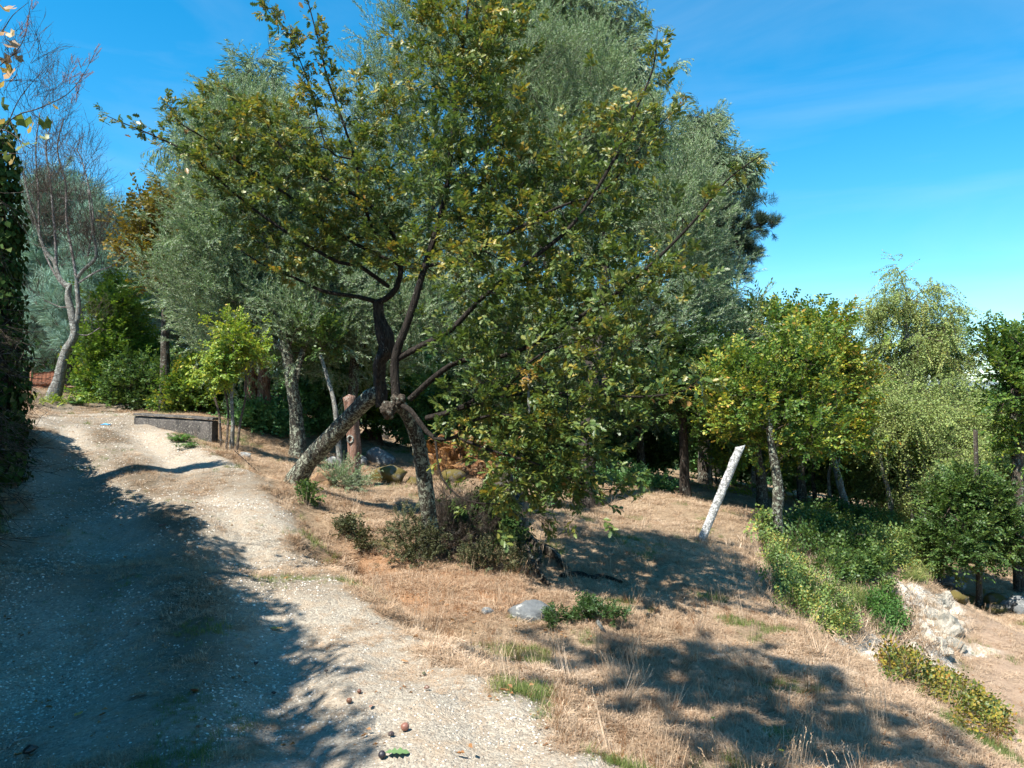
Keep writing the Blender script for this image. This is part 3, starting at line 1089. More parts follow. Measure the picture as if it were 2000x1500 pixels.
def frustum_pts(n, y0, y1, power=1.0):
    u = rng.uniform(UMIN, UMAX, n)
    t = rng.random(n)
    y = y0 * (y1 / y0) ** (t ** power)
    return u * y, y


def zg(x, y):
    # bilinear lookup in the ground mesh heights
    i = np.clip(np.searchsorted(gy, y) - 1, 0, ny - 2)
    j = np.clip(np.searchsorted(gx, x) - 1, 0, nx - 2)
    fy_ = (y - gy[i]) / (gy[i + 1] - gy[i])
    fx_ = (x - gx[j]) / (gx[j + 1] - gx[j])
    Z = FZ.reshape(ny, nx)
    return (Z[i, j] * (1 - fx_) + Z[i, j + 1] * fx_) * (1 - fy_) + (Z[i + 1, j] * (1 - fx_) + Z[i + 1, j + 1] * fx_) * fy_


RT = np.concatenate([np.arange(2.0, 12, .015), np.arange(12, 40, .04)])


def gpt(px, py, dz=0.0):
    a, b, c = ray(px, py)
    hit = np.nonzero(zg(a * RT, b * RT) >= CAMZ + c * RT)[0]
    k = RT[hit[0]] if len(hit) else 30.0
    g = np.array((a * k, b * k, 0.0))
    g[2] = float(zg(np.array([g[0]]), np.array([g[1]]))[0]) + dz
    return g


def up_rot(n, tilt=.15):
    return np.stack([rng.normal(size=n) * tilt, rng.normal(size=n) * tilt, rng.uniform(0, 6.283, n)], 1)


x, y = frustum_pts(210000, 2.6, 24)
pm_, st_, rk2, rd2, lw2, br2 = masks(x, y)
patch = vnoise(x, y, .45, 31) * .6 + vnoise(x, y, .14, 32) * .4
edge = np.exp(-((pm_ - .35) / .3) ** 2)
dens = (1 - pm_) * .95 + pm_ * (.03 + .3 * (patch > .66)) + st_ * .5
dens *= (1 - rk2 * .93) * (1 - lw2 * .55) * (1 - br2 * .35)
dens *= .22 + 1.0 * smooth(.34, .62, patch)
k = rng.random(len(x)) < dens
x, y, patch, pmk, rdk, stk, edk = x[k], y[k], patch[k], pm_[k], rd2[k], st_[k], edge[k]
z = zg(x, y)
green = (vnoise(x, y, .5, 33) > .74) & (rdk < .4)
isred = ~green & (rng.random(len(x)) < .10 + .5 * rdk)
sc = (.28 + .42 * vnoise(x, y, .3, 34) ** 1.5 + .3 * edk) * (.85 + .05 * y) * rng.uniform(.7, 1.3, len(x)) * (1 - .45 * pmk * (1 - stk))
lay = rng.random(len(x)) < .66
tn = rng.random(len(x)) * .45 + .75 * vnoise(x, y, .7, 35) - .12
pts = np.stack([x, y, z], 1)
for nm, sel, kd, mt in (('dry_grass', ~green & ~isred & ~lay, 'dry', 'dry'), ('straw', ~green & ~isred & lay, 'straw', 'dry'),
                        ('reddish_dry_grass', isred & ~lay, 'dryred', 'dryred'), ('reddish_straw', isred & lay, 'straw', 'dryred'), ('green_grass', green & (rng.random(len(x)) < .28), 'grass', 'grass')):
    scatter(nm, pts[sel], up_rot(sel.sum()), sc[sel], tn[sel], kd, mt)
# tall seeding stems
x, y = frustum_pts(1500, 3, 14)
pm_, st_, rk2, rd2, lw2, br2 = masks(x, y)
k = (pm_ < .6) & (lw2 < .5) & (rk2 < .3) & (rng.random(len(x)) < .22 + .5 * np.exp(-((pm_ - .3) / .3) ** 2))
x, y = x[k], y[k]
scatter('tall_dry_grass', np.stack([x, y, zg(x, y)], 1), up_rot(len(x), .25), rng.uniform(.35, .85, len(x)), rng.random(len(x)), 'tallgrass', 'dry')
x, y = frustum_pts(2600, 3, 12)
pm_, st_, rk2, rd2, lw2, br2 = masks(x, y)
k = (pm_ < .5) & (lw2 < .5) & (rk2 < .3) & (rng.random(len(x)) < .1 + .6 * (vnoise(x, y, .5, 61) > .6))
x, y = x[k], y[k]
scatter('brown_dead_stalks', np.stack([x, y, zg(x, y)], 1), up_rot(len(x), .4), rng.uniform(.2, .5, len(x)), rng.random(len(x)) * .5, 'tallgrass', 'dead')
# pebbles
x, y = frustum_pts(210000, 2.6, 18, .8)
pm_, st_, rk2, rd2, lw2, br2 = masks(x, y)
big = vnoise(x, y, .6, 41)
k = rng.random(len(x)) < (pm_ * (.35 + .8 * smooth(.35, .65, big)) * (1 - .6 * st_) + rk2 * .9)
x, y, big = x[k], y[k], big[k]
mp_, nt, b, out = mat_new('pebble_stone')
geo = nt.nodes.new('ShaderNodeNewGeometry')
at_ = node(nt, 'ShaderNodeAttribute', attribute_type='INSTANCER', attribute_name='tint')
nt.links.new(ramp(nt, at_.outputs['Fac'], [(0, (.17, .14, .11)), (.4, (.36, .31, .25)), (.8, (.5, .45, .38)), (1, (.68, .65, .6))]), b.inputs['Base Color'])
b.inputs['Roughness'].default_value = .9
M['pebble'] = mp_
scatter('gravel', np.stack([x, y, zg(x, y) - .002], 1), up_rot(len(x), .5), rng.uniform(.3, 1.05, len(x)) ** 1.9 * (.6 + .5 * big) * (.8 + .06 * y), rng.random(len(x)), 'pebble', 'pebble', n=5)
# leaf litter
x, y = frustum_pts(9000, 3, 20)
pm_, st_, rk2, rd2, lw2, br2 = masks(x, y)
k = rng.random(len(x)) < (.22 + .6 * br2 + .4 * rd2) * (1 - .75 * pm_)
x, y = x[k], y[k]
scatter('leaf_litter', np.stack([x, y, zg(x, y)], 1), up_rot(len(x), .2), rng.uniform(.3, .7, len(x)), rng.random(len(x)), 'litter', 'dead')

#@@PART3
def rock_mesh(seed, sub=3, rough=.22, flat=.7, cuts=9):
    import bmesh
    bm = bmesh.new()
    bmesh.ops.create_icosphere(bm, subdivisions=sub, radius=1.0)
    r = np.random.default_rng(seed)
    pl = [(rvec(r), r.uniform(.55, .9)) for k in range(cuts)]
    for v in bm.verts:
        p = np.array(v.co)
        for n_, d in pl:
            s = p @ n_ - d
            if s > 0: p = p - n_ * s * .85
        k = 1.0
        for o_ in (.55, .25, .11, .05):
            k += rough * (o_ / .55) ** .8 * (float(vnoise(np.array([p[0] + p[2] * .6 + seed]), np.array([p[1] + p[2] * .8]), o_, seed % 9)[0]) - .5)
        v.co = Vector(p * k)
        v.co.z *= flat
    me = bpy.data.meshes.new('rock')
    bm.to_mesh(me)
    bm.free()
    me.polygons.foreach_set('use_smooth', np.ones(len(me.polygons), dtype=bool))
    return me


# ------------------------------------------------------------------ ivy-grown wall on the left
def bank_wall():
    line = np.array([(-4.3, -5), (-4.0, -1), (-4.0, 2), (-4.15, 4), (-4.75, 6), (-6.4, 8.6), (-7.75, 11), (-8.2, 11.9)], float)
    hgt = np.array([6.2, 6.2, 5.2, 3.7, 3.0, 1.9, 1.2, 1.1])
    P2, h2 = resample(np.c_[line, line[:, 0] * 0], hgt, .25)
    P2 = P2[:, :2]
    T = np.gradient(P2, axis=0)
    T /= np.linalg.norm(T, axis=1)[:, None]
    Nn = np.stack([T[:, 1], -T[:, 0]], 1)       # towards the path (+x)
    n = len(P2)
    prof = np.array([(.25, -.5), (.16, .1), (.12, .4), (.1, .75), (0, 1.0), (-.3, 1.04), (-.7, .95), (-.8, -.5)])
    V = np.zeros((n, len(prof), 3))
    for j, (o_, hh) in enumerate(prof):
        xy = P2 + Nn * o_
        g = H(P2[:, 0], P2[:, 1])
        bumpy = (vnoise(np.arange(n) * .25, np.full(n, j * 1.0), .6, 50) - .5) * .3
        V[:, j, :2] = xy + Nn * bumpy[:, None]
        V[:, j, 2] = g + (hh if hh < 0 else hh * h2 * (1 + bumpy * .4))
    i = np.arange(n - 1)[:, None] * len(prof)
    j = np.arange(len(prof) - 1)[None]
    f = np.stack([i + j, i + j + 1, i + len(prof) + j + 1, i + len(prof) + j], -1).reshape(-1, 4)
    root = empty('ivy_covered_wall', (P2[n // 2, 0], P2[n // 2, 1], float(H(*P2[n // 2])[0])), 'tall old wall buried in dark ivy at the left edge of the track', 'wall')
    m, nt, b, out = mat_new('wall_stone_soil')
    pos = coords(nt)
    nt.links.new(mix(nt, noise(nt, pos, 6, 6, .7, .5), (.03, .022, .016), (.16, .12, .09)), b.inputs['Base Color'])
    b.inputs['Roughness'].default_value = .95
    bump(nt, b, noise(nt, pos, 12, 6, .7), 1, .05)
    caps = [list(range(len(prof)))]
    me = mesh_np('wall_body', V.reshape(-1, 3), f, False)
    new_ob('wall_body', me, m, root)
    # end face
    mb = MB()
    e = V[-1]
    mb.add(np.vstack([e, e.mean(0)[None] + np.array((0, .12, 0))]), [(k, (k + 1) % len(prof), len(prof)) for k in range(len(prof))])
    mb.build('wall_end', m, root)
    N = 7500
    t = rng.random(N) * (n - 1)
    a = np.minimum(t.astype(int), n - 2)
    fr = (t - a)[:, None]
    base = P2[a] * (1 - fr) + P2[a + 1] * fr
    hh = h2[a] * (1 - fr[:, 0]) + h2[a + 1] * fr[:, 0]
    s = rng.random(N) ** .9
    top = rng.random(N) < .22
    s = np.where(top, 1.0 + rng.random(N) * .10, s)
    off = np.where(top, rng.uniform(-.7, .2, N), np.interp(s, [0, .5, 1], [.28, .2, .08]) + rng.random(N) * .10)
    xy = base + Nn[a] * off[:, None]
    zz = H(base[:, 0], base[:, 1]) + s * hh
    D = np.c_[Nn[a], np.zeros(N)] + rng.normal(size=(N, 3)) * .4
    D[top, 2] += .8
    scatter('ivy', np.c_[xy, zz], dir_rot(D, rng.uniform(-.5, .5, N)), rng.uniform(.7, 1.25, N), rng.random(N), 'ivy', 'ivy', 'twig_dark', root)
    # dry hanging stems and roots
    N = 260
    t = rng.random(N) * (n - 1)
    a = np.minimum(t.astype(int), n - 2)
    s = rng.random(N)
    xy = P2[a] + Nn[a] * (.3 + rng.random(N)[:, None] * .12)
    D = np.c_[Nn[a] * .5, -np.ones(N)] + rng.normal(size=(N, 3)) * .5
    scatter('dry_stems', np.c_[xy, H(P2[a, 0], P2[a, 1]) + s * h2[a]], dir_rot(D), rng.uniform(.6, 1.3, N), rng.random(N), 'bare', 'twig', 'twig', root)
    return root


bank_wall()

# ivy-wrapped trunk that fills the left edge
ic = P(2, 800, 9.1)
ib = np.array((ic[0], ic[1], float(H(ic[0], ic[1])[0])))
it_ = empty('ivy_covered_tree', ib, 'dead trunk wrapped in dark ivy rising at the left picture edge', 'tree')
mb = MB()
mb.tube([ib - (0, 0, .3), ib + (0, 0, 1), ib + (-.05, 0, 2.4), ib + (-.12, 0, 4.0)], [.14, .12, .09, .05], 8, .2, step=.15)
mb.build('trunk', M['bark_dark'], it_)
K = 430
h_ = rng.random(K) ** 1.25 * 4.4
a_ = rng.uniform(0, 6.283, K)
r_ = .11 + .09 * rng.random(K) + .07 * (vnoise(h_, a_, .5, 77) - .5)
r_ = r_ * (1.3 - .6 * h_ / 4.4)
pts = np.c_[ib[0] - .03 * h_ + np.cos(a_) * r_, ib[1] + np.sin(a_) * r_, ib[2] + h_]
scatter('ivy', pts, dir_rot(np.c_[np.cos(a_), np.sin(a_), rng.normal(size=K) * .3], rng.uniform(-.5, .5, K)), rng.uniform(.7, 1.2, K), rng.random(K), 'ivy', 'ivy', 'twig_dark', it_)

# trailing vine with yellowing leaves and dried seed plumes above the ivy
r0 = P(-60, 330, 5.6)
vr = empty('grape_vine', r0, 'yellowing vine hanging out of the ivy into the sky at top left', 'vine')
mb = MB()
stems = [[(-60, 330), (20, 235), (75, 212), (130, 185), (160, 150), (187, 100)], [(-60, 260), (10, 255), (60, 290), (75, 265)], [(-40, 120), (5, 60), (25, 30), (55, 5)],
         [(-50, 160), (10, 120), (45, 80), (60, 10)], [(20, 235), (50, 300), (40, 260)], [(-60, 300), (10, 300), (45, 300)], [(10, 255), (40, 190), (95, 125)]]
for k, s in enumerate(stems):
    q = [P(a, b, 5.5 + .08 * k) for a, b in s]
    mb.tube(q, np.linspace(.006, .002, len(q)), 4, step=.04)
mb.build('stems', M['twig'], vr)
lm = MB()
add_leaf(lm, np.zeros(3), np.array((1., 0, 0)), np.array((0, 0, 1.)), .09, .09, 'vine')
leafmes = []
for i in range(3):
    q = MB()
    add_leaf(q, np.zeros(3), np.array((1., 0, 0)), np.array((0, .3 * (i - 1), 1.)), 1.0, 1.0, 'vine')
    me = mesh_np('vine_leaf', np.vstack(q.v), np.vstack(q.f3), False)
    mm, nt, b, out = mat_new('vine_leaf_%d' % i)
    c_ = [(.16, .2, .035), (.36, .25, .06), (.42, .27, .15)][i]
    nt.links.new(mix(nt, noise(nt, coords(nt), 30, 4), c_, tuple(v * .55 for v in c_)), b.inputs['Base Color'])
    t_ = node(nt, 'ShaderNodeBsdfTranslucent', Color=(*[min(1, v * 1.5) for v in c_], 1))
    mx = node(nt, 'ShaderNodeMixShader')
    mx.inputs[0].default_value = .35
    nt.links.new(b.outputs[0], mx.inputs[1])
    nt.links.new(t_.outputs[0], mx.inputs[2])
    nt.links.new(mx.outputs[0], out.inputs[0])
    me.materials.append(mm)
    leafmes.append(me)
vl = [(50, 228, 0), (85, 232, 0), (28, 250, 0), (62, 245, 1), (12, 278, 1), (45, 285, 0), (62, 280, 0), (85, 265, 0), (100, 203, 1), (28, 15, 2), (5, 12, 1), (15, 85, 2), (5, 110, 2),
      (22, 140, 2), (8, 130, 1), (30, 150, 2), (0, 60, 2), (3, 230, 1), (15, 300, 0), (25, 310, 1), (0, 160, 1), (10, 200, 0), (35, 105, 2), (2, 40, 2), (18, 62, 1)]
for i, (a, b, c) in enumerate(vl):
    o = bpy.data.objects.new('leaf', leafmes[c])
    COL.objects.link(o)
    o.parent = vr
    w = P(a, b, 5.5 + rng.uniform(-.1, .3)) - r0
    o.location = w
    o.rotation_euler = (rng.uniform(-1.3, 1.3), rng.uniform(.2, 1.3), rng.uniform(0, 6.28))
    o.scale = (rng.uniform(.06, .1),) * 3
pl = [(187, 105), (178, 125), (165, 150), (155, 165), (140, 150), (150, 185), (142, 205), (135, 170), (128, 160), (50, 50), (45, 60), (38, 70), (60, 20), (20, 105), (145, 130), (160, 135)]
pts, D, sc = [], [], []
for a, b in pl:
    for k in range(2):
        pts.append(P(a + rng.uniform(-6, 6), b + rng.uniform(-6, 6), 5.6))
        D.append((.4 + rng.normal() * .3, rng.normal() * .3, .8))
        sc.append(.28)
pts, D, sc = np.array(pts), np.array(D), np.array(sc)
scatter('seed_heads', pts, dir_rot(D), sc, rng.random(len(pts)), 'seed', 'seed', 'twig', vr)
pts = np.array([P(rng.uniform(-20, 95), rng.uniform(70, 210), 5.7) for k in range(28)])
scatter('dry_twigs', pts, dir_rot(rng.normal(size=(len(pts), 3)) * .5 + np.array((.6, 0, .6))), rng.uniform(.3, .6, len(pts)), rng.random(len(pts)), 'bare', 'twig', 'twig', vr)

# tree standing above the wall, outside the picture: it dapples the field with its shade
tb = np.array((-2.8, -2.4, float(H(-2.8, -2.4)[0])))


def world_lobes(L, n, sh=.2):
    A = []
    for c, r, k in L:
        d = rng.normal(size=(k, 3))
        d /= np.linalg.norm(d, axis=1)[:, None]
        A.append(np.array(c) + d * ((sh + (1 - sh) * rng.random(k)) ** .6)[:, None] * np.array(r))
    return np.vstack(A)


def world_tree(name, label, cat, trunk, targets, ns, **kw):
    g = globals()
    old = g['lobe_points']
    g['lobe_points'] = lambda *a, **k: targets
    try:
        return tree(name, label, cat, trunk, lobes=(1,), nb=1, ns=ns, **kw)
    finally:
        g['lobe_points'] = old


world_tree('oak_tree', 'oak reaching over the ivy wall beside the camera, only its shade in the picture', 'tree',
           (np.array([tb, tb + (.1, .5, 2.2), tb + (.5, 1.6, 4.4), tb + (1.1, 3.4, 6.2)]), np.array([.2, .16, .12, .07])),
           world_lobes([((-2.3, 2.0, 6.7), (.8, .5, .5), 22), ((-1.8, 1.0, 6.8), (.7, .5, .5), 16), ((-1.4, 2.0, 6.9), (.5, .4, .4), 6)], 1),
           280, kind='oak', mat='oak2', spread=.35, scale=1.2)

# ------------------------------------------------------------------ the two oaks in the middle
BT = trunkline([(842, 1085, 8.55), (838, 1010, 8.5), (826, 920, 8.42), (815, 860, 8.35), (795, 810, 8.2), (772, 785, 8.1)], [.10, .088, .085, .078, .07, .07])
BT[0][0] = gpt(842, 1080)


def limb(pp, r0, r1):
    q = np.array([P(*p) for p in pp])
    return q, np.linspace(1, 0, len(q)) ** .9 * (r0 - r1) + r1


OL = [
    limb([(775, 785, 8.1), (772, 700, 8.1), (800, 620, 8.0), (830, 520, 7.95), (866, 400, 7.9), (882, 280, 7.85), (898, 130, 7.8), (920, -30, 7.8)], .05, .012),
    limb([(778, 700, 8.1), (830, 672, 8.0), (880, 645, 7.8), (952, 572, 7.6), (1052, 496, 7.4), (1124, 432, 7.3), (1200, 310, 7.2), (1240, 220, 7.1), (1276, 132, 7.1), (1284, 58, 7.1)], .035, .004),
    limb([(830, 520, 7.95), (900, 504, 7.7), (1000, 452, 7.5), (1092, 404, 7.4), (1180, 372, 7.4), (1240, 300, 7.4), (1330, 200, 7.5)], .022, .004),
    limb([(800, 780, 8.1), (850, 735, 8.0), (900, 705, 7.9), (1000, 690, 7.6), (1130, 620, 7.3), (1236, 548, 7.1), (1344, 444, 7.0), (1420, 352, 6.9), (1488, 302, 6.9)], .034, .004),
    limb([(833, 817, 8.1), (883, 803, 7.9), (937, 777, 7.6), (983, 763, 7.4), (1023, 720, 7.2), (1060, 690, 7.1), (1150, 660, 7.0)], .028, .006),
    limb([(778, 790, 8.1), (800, 800, 7.95), (833, 843, 7.8), (850, 857, 7.7), (890, 853, 7.5), (923, 823, 7.3), (980, 810, 7.1), (1080, 830, 6.9)], .032, .008),
    limb([(850, 857, 7.7), (863, 933, 7.5), (910, 977, 7.3), (980, 985, 7.1)], .014, .005),
    limb([(883, 803, 7.9), (1000, 772, 7.3), (1130, 768, 6.9), (1250, 775, 6.7), (1340, 762, 6.6), (1372, 735, 6.6)], .016, .004),
    limb([(890, 853, 7.5), (960, 880, 7.2), (1060, 910, 7.0), (1150, 950, 7.0), (1230, 960, 7.0)], .014, .004),
]
oak_lobes = [(1000, 330, 190, 150, 7.9, .9), (1130, 450, 170, 130, 7.5, .9), (930, 180, 110, 150, 7.9, .7), (960, 60, 90, 70, 7.9, .5), (1010, 600, 200, 120, 7.6, 1.0), (1180, 610, 150, 110, 7.2, .8),
             (1060, 740, 200, 90, 7.3, .9), (1200, 740, 150, 70, 7.0, .7), (1050, 860, 130, 80, 7.2, .8), (1100, 930, 120, 50, 7.0, .5), (1290, 520, 70, 60, 7.1, .4), (880, 450, 120, 140, 8.0, .9),
             (1240, 290, 70, 70, 7.3, .4), (1330, 730, 45, 40, 6.7, .25), (870, 90, 80, 90, 7.9, .4), (980, 780, 80, 60, 7.6, .7), (1330, 420, 50, 40, 7.0, .25), (1220, 170, 50, 40, 7.2, .25),
             (960, 880, 70, 60, 7.6, .6), (1040, 930, 90, 50, 7.4, .6), (900, 830, 50, 40, 7.8, .4), (1160, 860, 110, 70, 7.0, .7)]


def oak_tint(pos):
    # more yellow towards the crown top
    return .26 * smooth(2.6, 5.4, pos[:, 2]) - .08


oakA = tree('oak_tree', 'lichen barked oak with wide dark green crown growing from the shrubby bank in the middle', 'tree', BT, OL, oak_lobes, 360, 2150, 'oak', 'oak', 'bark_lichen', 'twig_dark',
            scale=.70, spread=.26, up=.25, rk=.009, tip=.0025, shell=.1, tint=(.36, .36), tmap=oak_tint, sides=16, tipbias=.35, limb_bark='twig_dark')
# cut burr of the old oak
for i, (px, py, yy, sc_) in enumerate([(762, 800, 8.05, .075), (780, 782, 8.05, .06)]):
    o = new_ob('burr', rock_mesh(90 + i, 4, .9, 1.0, 4), M['bark'], oakA, loc=Vector(P(px, py, yy)) - Vector(oakA.location))
    o.scale = (sc_, sc_, sc_ * 1.1)
# sprays along the long shoots so the leader tips carry leaves
def shoot_sprays(limbs, parent, t0=.45, per=9, tint=.65, kind='oak', mat='oak'):
    pts, D, sc = [], [], []
    for q, r in limbs:
        q2, _ = resample(q, r, .05)
        n = len(q2)
        for k in range(per * 2):
            i = int(n * (t0 + (1 - t0) * rng.random() ** .8))
            i = min(i, n - 2)
            d = q2[i + 1] - q2[i]
            d /= np.linalg.norm(d)
            pts.append(q2[i] + rng.normal(size=3) * .03)
            D.append(d * .7 + rng.normal(size=3) * .5)
            sc.append(rng.uniform(.35, .62))
    pts, D, sc = np.array(pts), np.array(D), np.array(sc)
    scatter('shoot_leaves', pts, dir_rot(D), sc, tint + rng.normal(size=len(pts)) * .2, kind, mat, 'twig', parent)


shoot_sprays([OL[1], OL[2], OL[3], OL[0], OL[7], OL[8], OL[5]], oakA, .5, 13)

LT = trunkline([(572, 945, 10.5), (600, 905, 10.35), (650, 850, 10.0), (695, 803, 9.7), (725, 775, 9.5), (742, 764, 9.4)],
               [.135, .122, .116, .11, .105, .08])
LT[0][0] = gpt(575, 947)
LL = [
    limb([(736, 592, 9.1), (765, 575, 9.0), (782, 540, 9.0), (774, 472, 8.9), (722, 400, 8.8), (670, 368, 8.7), (606, 332, 8.6), (558, 300, 8.5), (514, 232, 8.5), (470, 200, 8.5), (425, 158, 8.5)], .04, .004),
    limb([(736, 470, 8.9), (718, 420, 8.85), (702, 360, 8.8), (694, 312, 8.8), (658, 204, 8.7), (638, 148, 8.6), (622, 80, 8.6), (598, -10, 8.5)], .022, .006),
    limb([(736, 590, 9.1), (700, 580, 9.0), (630, 568, 8.9), (570, 540, 8.8), (520, 520, 8.7), (470, 490, 8.7)], .03, .005),
    limb([(760, 560, 9.0), (702, 520, 8.9), (662, 512, 8.8), (590, 472, 8.7), (506, 416, 8.6), (440, 362, 8.5), (370, 300, 8.4), (300, 265, 8.4), (240, 240, 8.4), (200, 222, 8.4)], .026, .003),
    limb([(786, 520, 9.0), (702, 480, 8.9), (630, 432, 8.8), (560, 380, 8.7), (470, 320, 8.6), (400, 270, 8.5), (345, 235, 8.4), (325, 195, 8.4)], .024, .003),
    limb([(694, 312, 8.8), (640, 290, 8.7), (605, 170, 8.6), (560, 60, 8.5), (522, 20, 8.5)], .012, .003),
]
lean_lobes = [(470, 280, 90, 90, 8.6, .7), (560, 320, 110, 100, 8.7, .8), (640, 420, 120, 110, 8.8, .8), (680, 490, 110, 70, 8.9, .8), (430, 340, 70, 60, 8.6, .5), (740, 360, 90, 120, 8.8, .7),
              (600, 530, 80, 40, 8.8, .6), (540, 440, 100, 70, 8.7, .6), (730, 200, 60, 90, 8.7, .4), (640, 190, 45, 80, 8.6, .25), (480, 200, 60, 40, 8.5, .3), (400, 270, 50, 45, 8.5, .3), (790, 480, 90, 100, 8.8, .7)]
oakB = tree('leaning_oak_tree', 'oak with thick lichened trunk leaning over the path edge, then bending straight up', 'tree', LT, LL, lean_lobes, 220, 950, 'oak', 'oak', 'bark_lichen', 'twig_dark',
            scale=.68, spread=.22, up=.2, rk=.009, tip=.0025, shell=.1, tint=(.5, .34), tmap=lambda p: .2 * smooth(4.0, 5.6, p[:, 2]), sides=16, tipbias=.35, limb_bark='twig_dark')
shoot_sprays([LL[0], LL[1], LL[3], LL[4], LL[5], LL[5], LL[2]], oakB, .45, 14, .7)

mb = MB()
mb.tube([P(744, 795, 9.4), P(742, 765, 9.4), P(741, 735, 9.35), P(742, 705, 9.25), P(756, 675, 9.2), P(744, 628, 9.15), P(736, 588, 9.1)], [.07, .092, .085, .078, .09, .07, .066], 16, .5, step=.05, seed=7)
mb.build('upper_trunk', M['bark_dark'], oakB)

# the largest leaves of the front oak, one by one, on the branches nearest the camera
oakleaf = []
for i in range(4):
    q = MB()
    add_leaf(q, np.zeros(3), np.array((1., 0, 0)), np.array((0, .2 * (i - 1.5), 1.)), 1.0, .75, 'oak', .2 + .15 * i)
    me = mesh_np('oak_leaf', np.vstack(q.v), np.vstack(q.f3), False)
    mm, nt, b, out = mat_new('oak_leaf_%d' % i)
    c_ = [(.05, .10, .02), (.085, .14, .03), (.2, .2, .03), (.3, .17, .05)][i]
    nt.links.new(mix(nt, noise(nt, coords(nt), 40, 4), c_, tuple(v * .6 for v in c_)), b.inputs['Base Color'])
    b.inputs['Roughness'].default_value = .42
    t_ = node(nt, 'ShaderNodeBsdfTranslucent', Color=(*[min(1, v * 1.4) for v in c_], 1))
    mx = node(nt, 'ShaderNodeMixShader')
    mx.inputs[0].default_value = .3
    nt.links.new(b.outputs[0], mx.inputs[1])
    nt.links.new(t_.outputs[0], mx.inputs[2])
    nt.links.new(mx.outputs[0], out.inputs[0])
    me.materials.append(mm)
    oakleaf.append(me)


def single_leaves(limbs, root, n, t0=.4, sp=.07):
    rl = Vector(root.location)
    for k in range(n):
        q, r = limbs[int(rng.integers(len(limbs)))]
        f = (t0 + (1 - t0) * rng.random()) * (len(q) - 1)
        a = min(int(f), len(q) - 2)
        p = q[a] + (q[a + 1] - q[a]) * (f - a) + rng.normal(size=3) * sp
        o = bpy.data.objects.new('leaf', oakleaf[int(rng.choice(4, p=[.4, .32, .2, .08]))])
        COL.objects.link(o)
        o.parent = root
        o.location = Vector(p) - rl
        o.rotation_euler = (rng.normal() * .7, rng.normal() * .6 + .3, rng.uniform(0, 6.28))
        o.scale = (rng.uniform(.065, .105),) * 3


single_leaves([OL[7], OL[7], OL[3], OL[1], OL[8], OL[4], OL[5]], oakA, 290)
single_leaves([LL[3], LL[4], LL[5], LL[0], LL[1]], oakB, 200, .55)

# ------------------------------------------------------------------ silvery olives and other trees of the middle distance
def simple_trunk(px, py, Y, tops, r0, r1=None):
    """base on the ground at px (depth Y), then picture points at about the same depth"""
    b = at(px, Y)
    b[2] = float(zg(np.array([b[0]]), np.array([b[1]]))[0])
    q = [b] + [P(a, c, d) for a, c, d in tops]
    return np.array(q), np.linspace(r0, r1 if r1 else r0 * .45, len(q))


tree('olive_tree', 'silvery olive on the left with lichen-spotted upright trunk beside the leaning oak', 'tree',
     simple_trunk(582, 900, 14.6, [(580, 840, 14.6), (572, 760, 14.6), (555, 660, 14.7), (530, 560, 15), (510, 450, 15.2)], .15),
     [limb([(572, 760, 14.6), (600, 660, 14.8), (640, 560, 15), (650, 470, 15.2)], .07, .03), limb([(560, 690, 14.7), (490, 620, 15), (430, 560, 15.3), (380, 500, 15.5)], .07, .03)],
     [(500, 330, 110, 150, 15.5, 1.4), (450, 450, 70, 150, 15.5, 1.3), (540, 500, 120, 150, 15.5, 1.6), (400, 590, 85, 90, 15.3, 1.2), (620, 600, 110, 90, 15.3, 1.4), (520, 620, 90, 70, 15.3, 1.2), (660, 670, 70, 45, 15, 1.)],
     150, 3600, 'olive', 'olive', 'bark_lichen', 'twig', 'silvery olive trees behind the oaks', scale=1.25, spread=.6, up=.5, rk=.014, tip=.006, tint=(.5, .4))
tree('olive_tree', 'tall silvery olive rising behind the middle oak, left of its leader', 'tree',
     simple_trunk(688, 930, 15.5, [(690, 860, 15.5), (690, 760, 15.6), (700, 650, 16), (730, 500, 16.5), (760, 350, 16.8)], .13),
     [limb([(695, 700, 15.8), (770, 560, 16.3), (850, 400, 16.8)], .07, .03)],
     [(760, 330, 110, 110, 16.5, 1.6), (850, 200, 130, 130, 17, 1.6), (700, 470, 110, 110, 16.3, 1.5), (860, 440, 140, 130, 17, 1.7), (800, 620, 160, 110, 16.3, 1.6), (720, 230, 70, 90, 16.8, 1.2), (820, 80, 80, 70, 17, 1.2), (960, 640, 120, 120, 17, 1.6)],
     150, 3200, 'olive', 'olive', 'bark', 'twig', 'silvery olive trees behind the oaks', scale=1.3, spread=.62, up=.55, rk=.013, tip=.006, tint=(.5, .4))
tree('olive_tree', 'broadest silvery olive, filling the space to the right of the middle oak', 'tree',
     simple_trunk(1142, 1000, 13.2, [(1145, 900, 13.4), (1150, 800, 13.8), (1165, 700, 14.5), (1180, 560, 15.5), (1180, 420, 16.3)], .19, .08),
     [limb([(1150, 780, 14), (1240, 660, 15), (1330, 520, 16)], .08, .03), limb([(1160, 730, 14.3), (1080, 560, 15.5), (1040, 400, 16.5)], .08, .03)],
     [(1150, 300, 130, 130, 17, 1.8), (1080, 180, 130, 110, 17, 1.7), (1220, 240, 70, 80, 17, 1.3), (1270, 430, 120, 120, 16.5, 1.7), (1340, 580, 80, 110, 16.3, 1.5), (1080, 450, 140, 140, 17, 1.7), (1240, 640, 140, 90, 16, 1.5), (1380, 690, 70, 60, 16.3, 1.2), (1340, 340, 40, 50, 16.8, 1.), (1350, 480, 50, 70, 16.5, 1.1), (1080, 660, 120, 100, 16.5, 1.4)],
     180, 4200, 'olive', 'olive', 'bark_dark', 'twig', 'silvery olive trees behind the oaks', scale=1.35, spread=.62, up=.55, rk=.013, tip=.006, tint=(.48, .4))
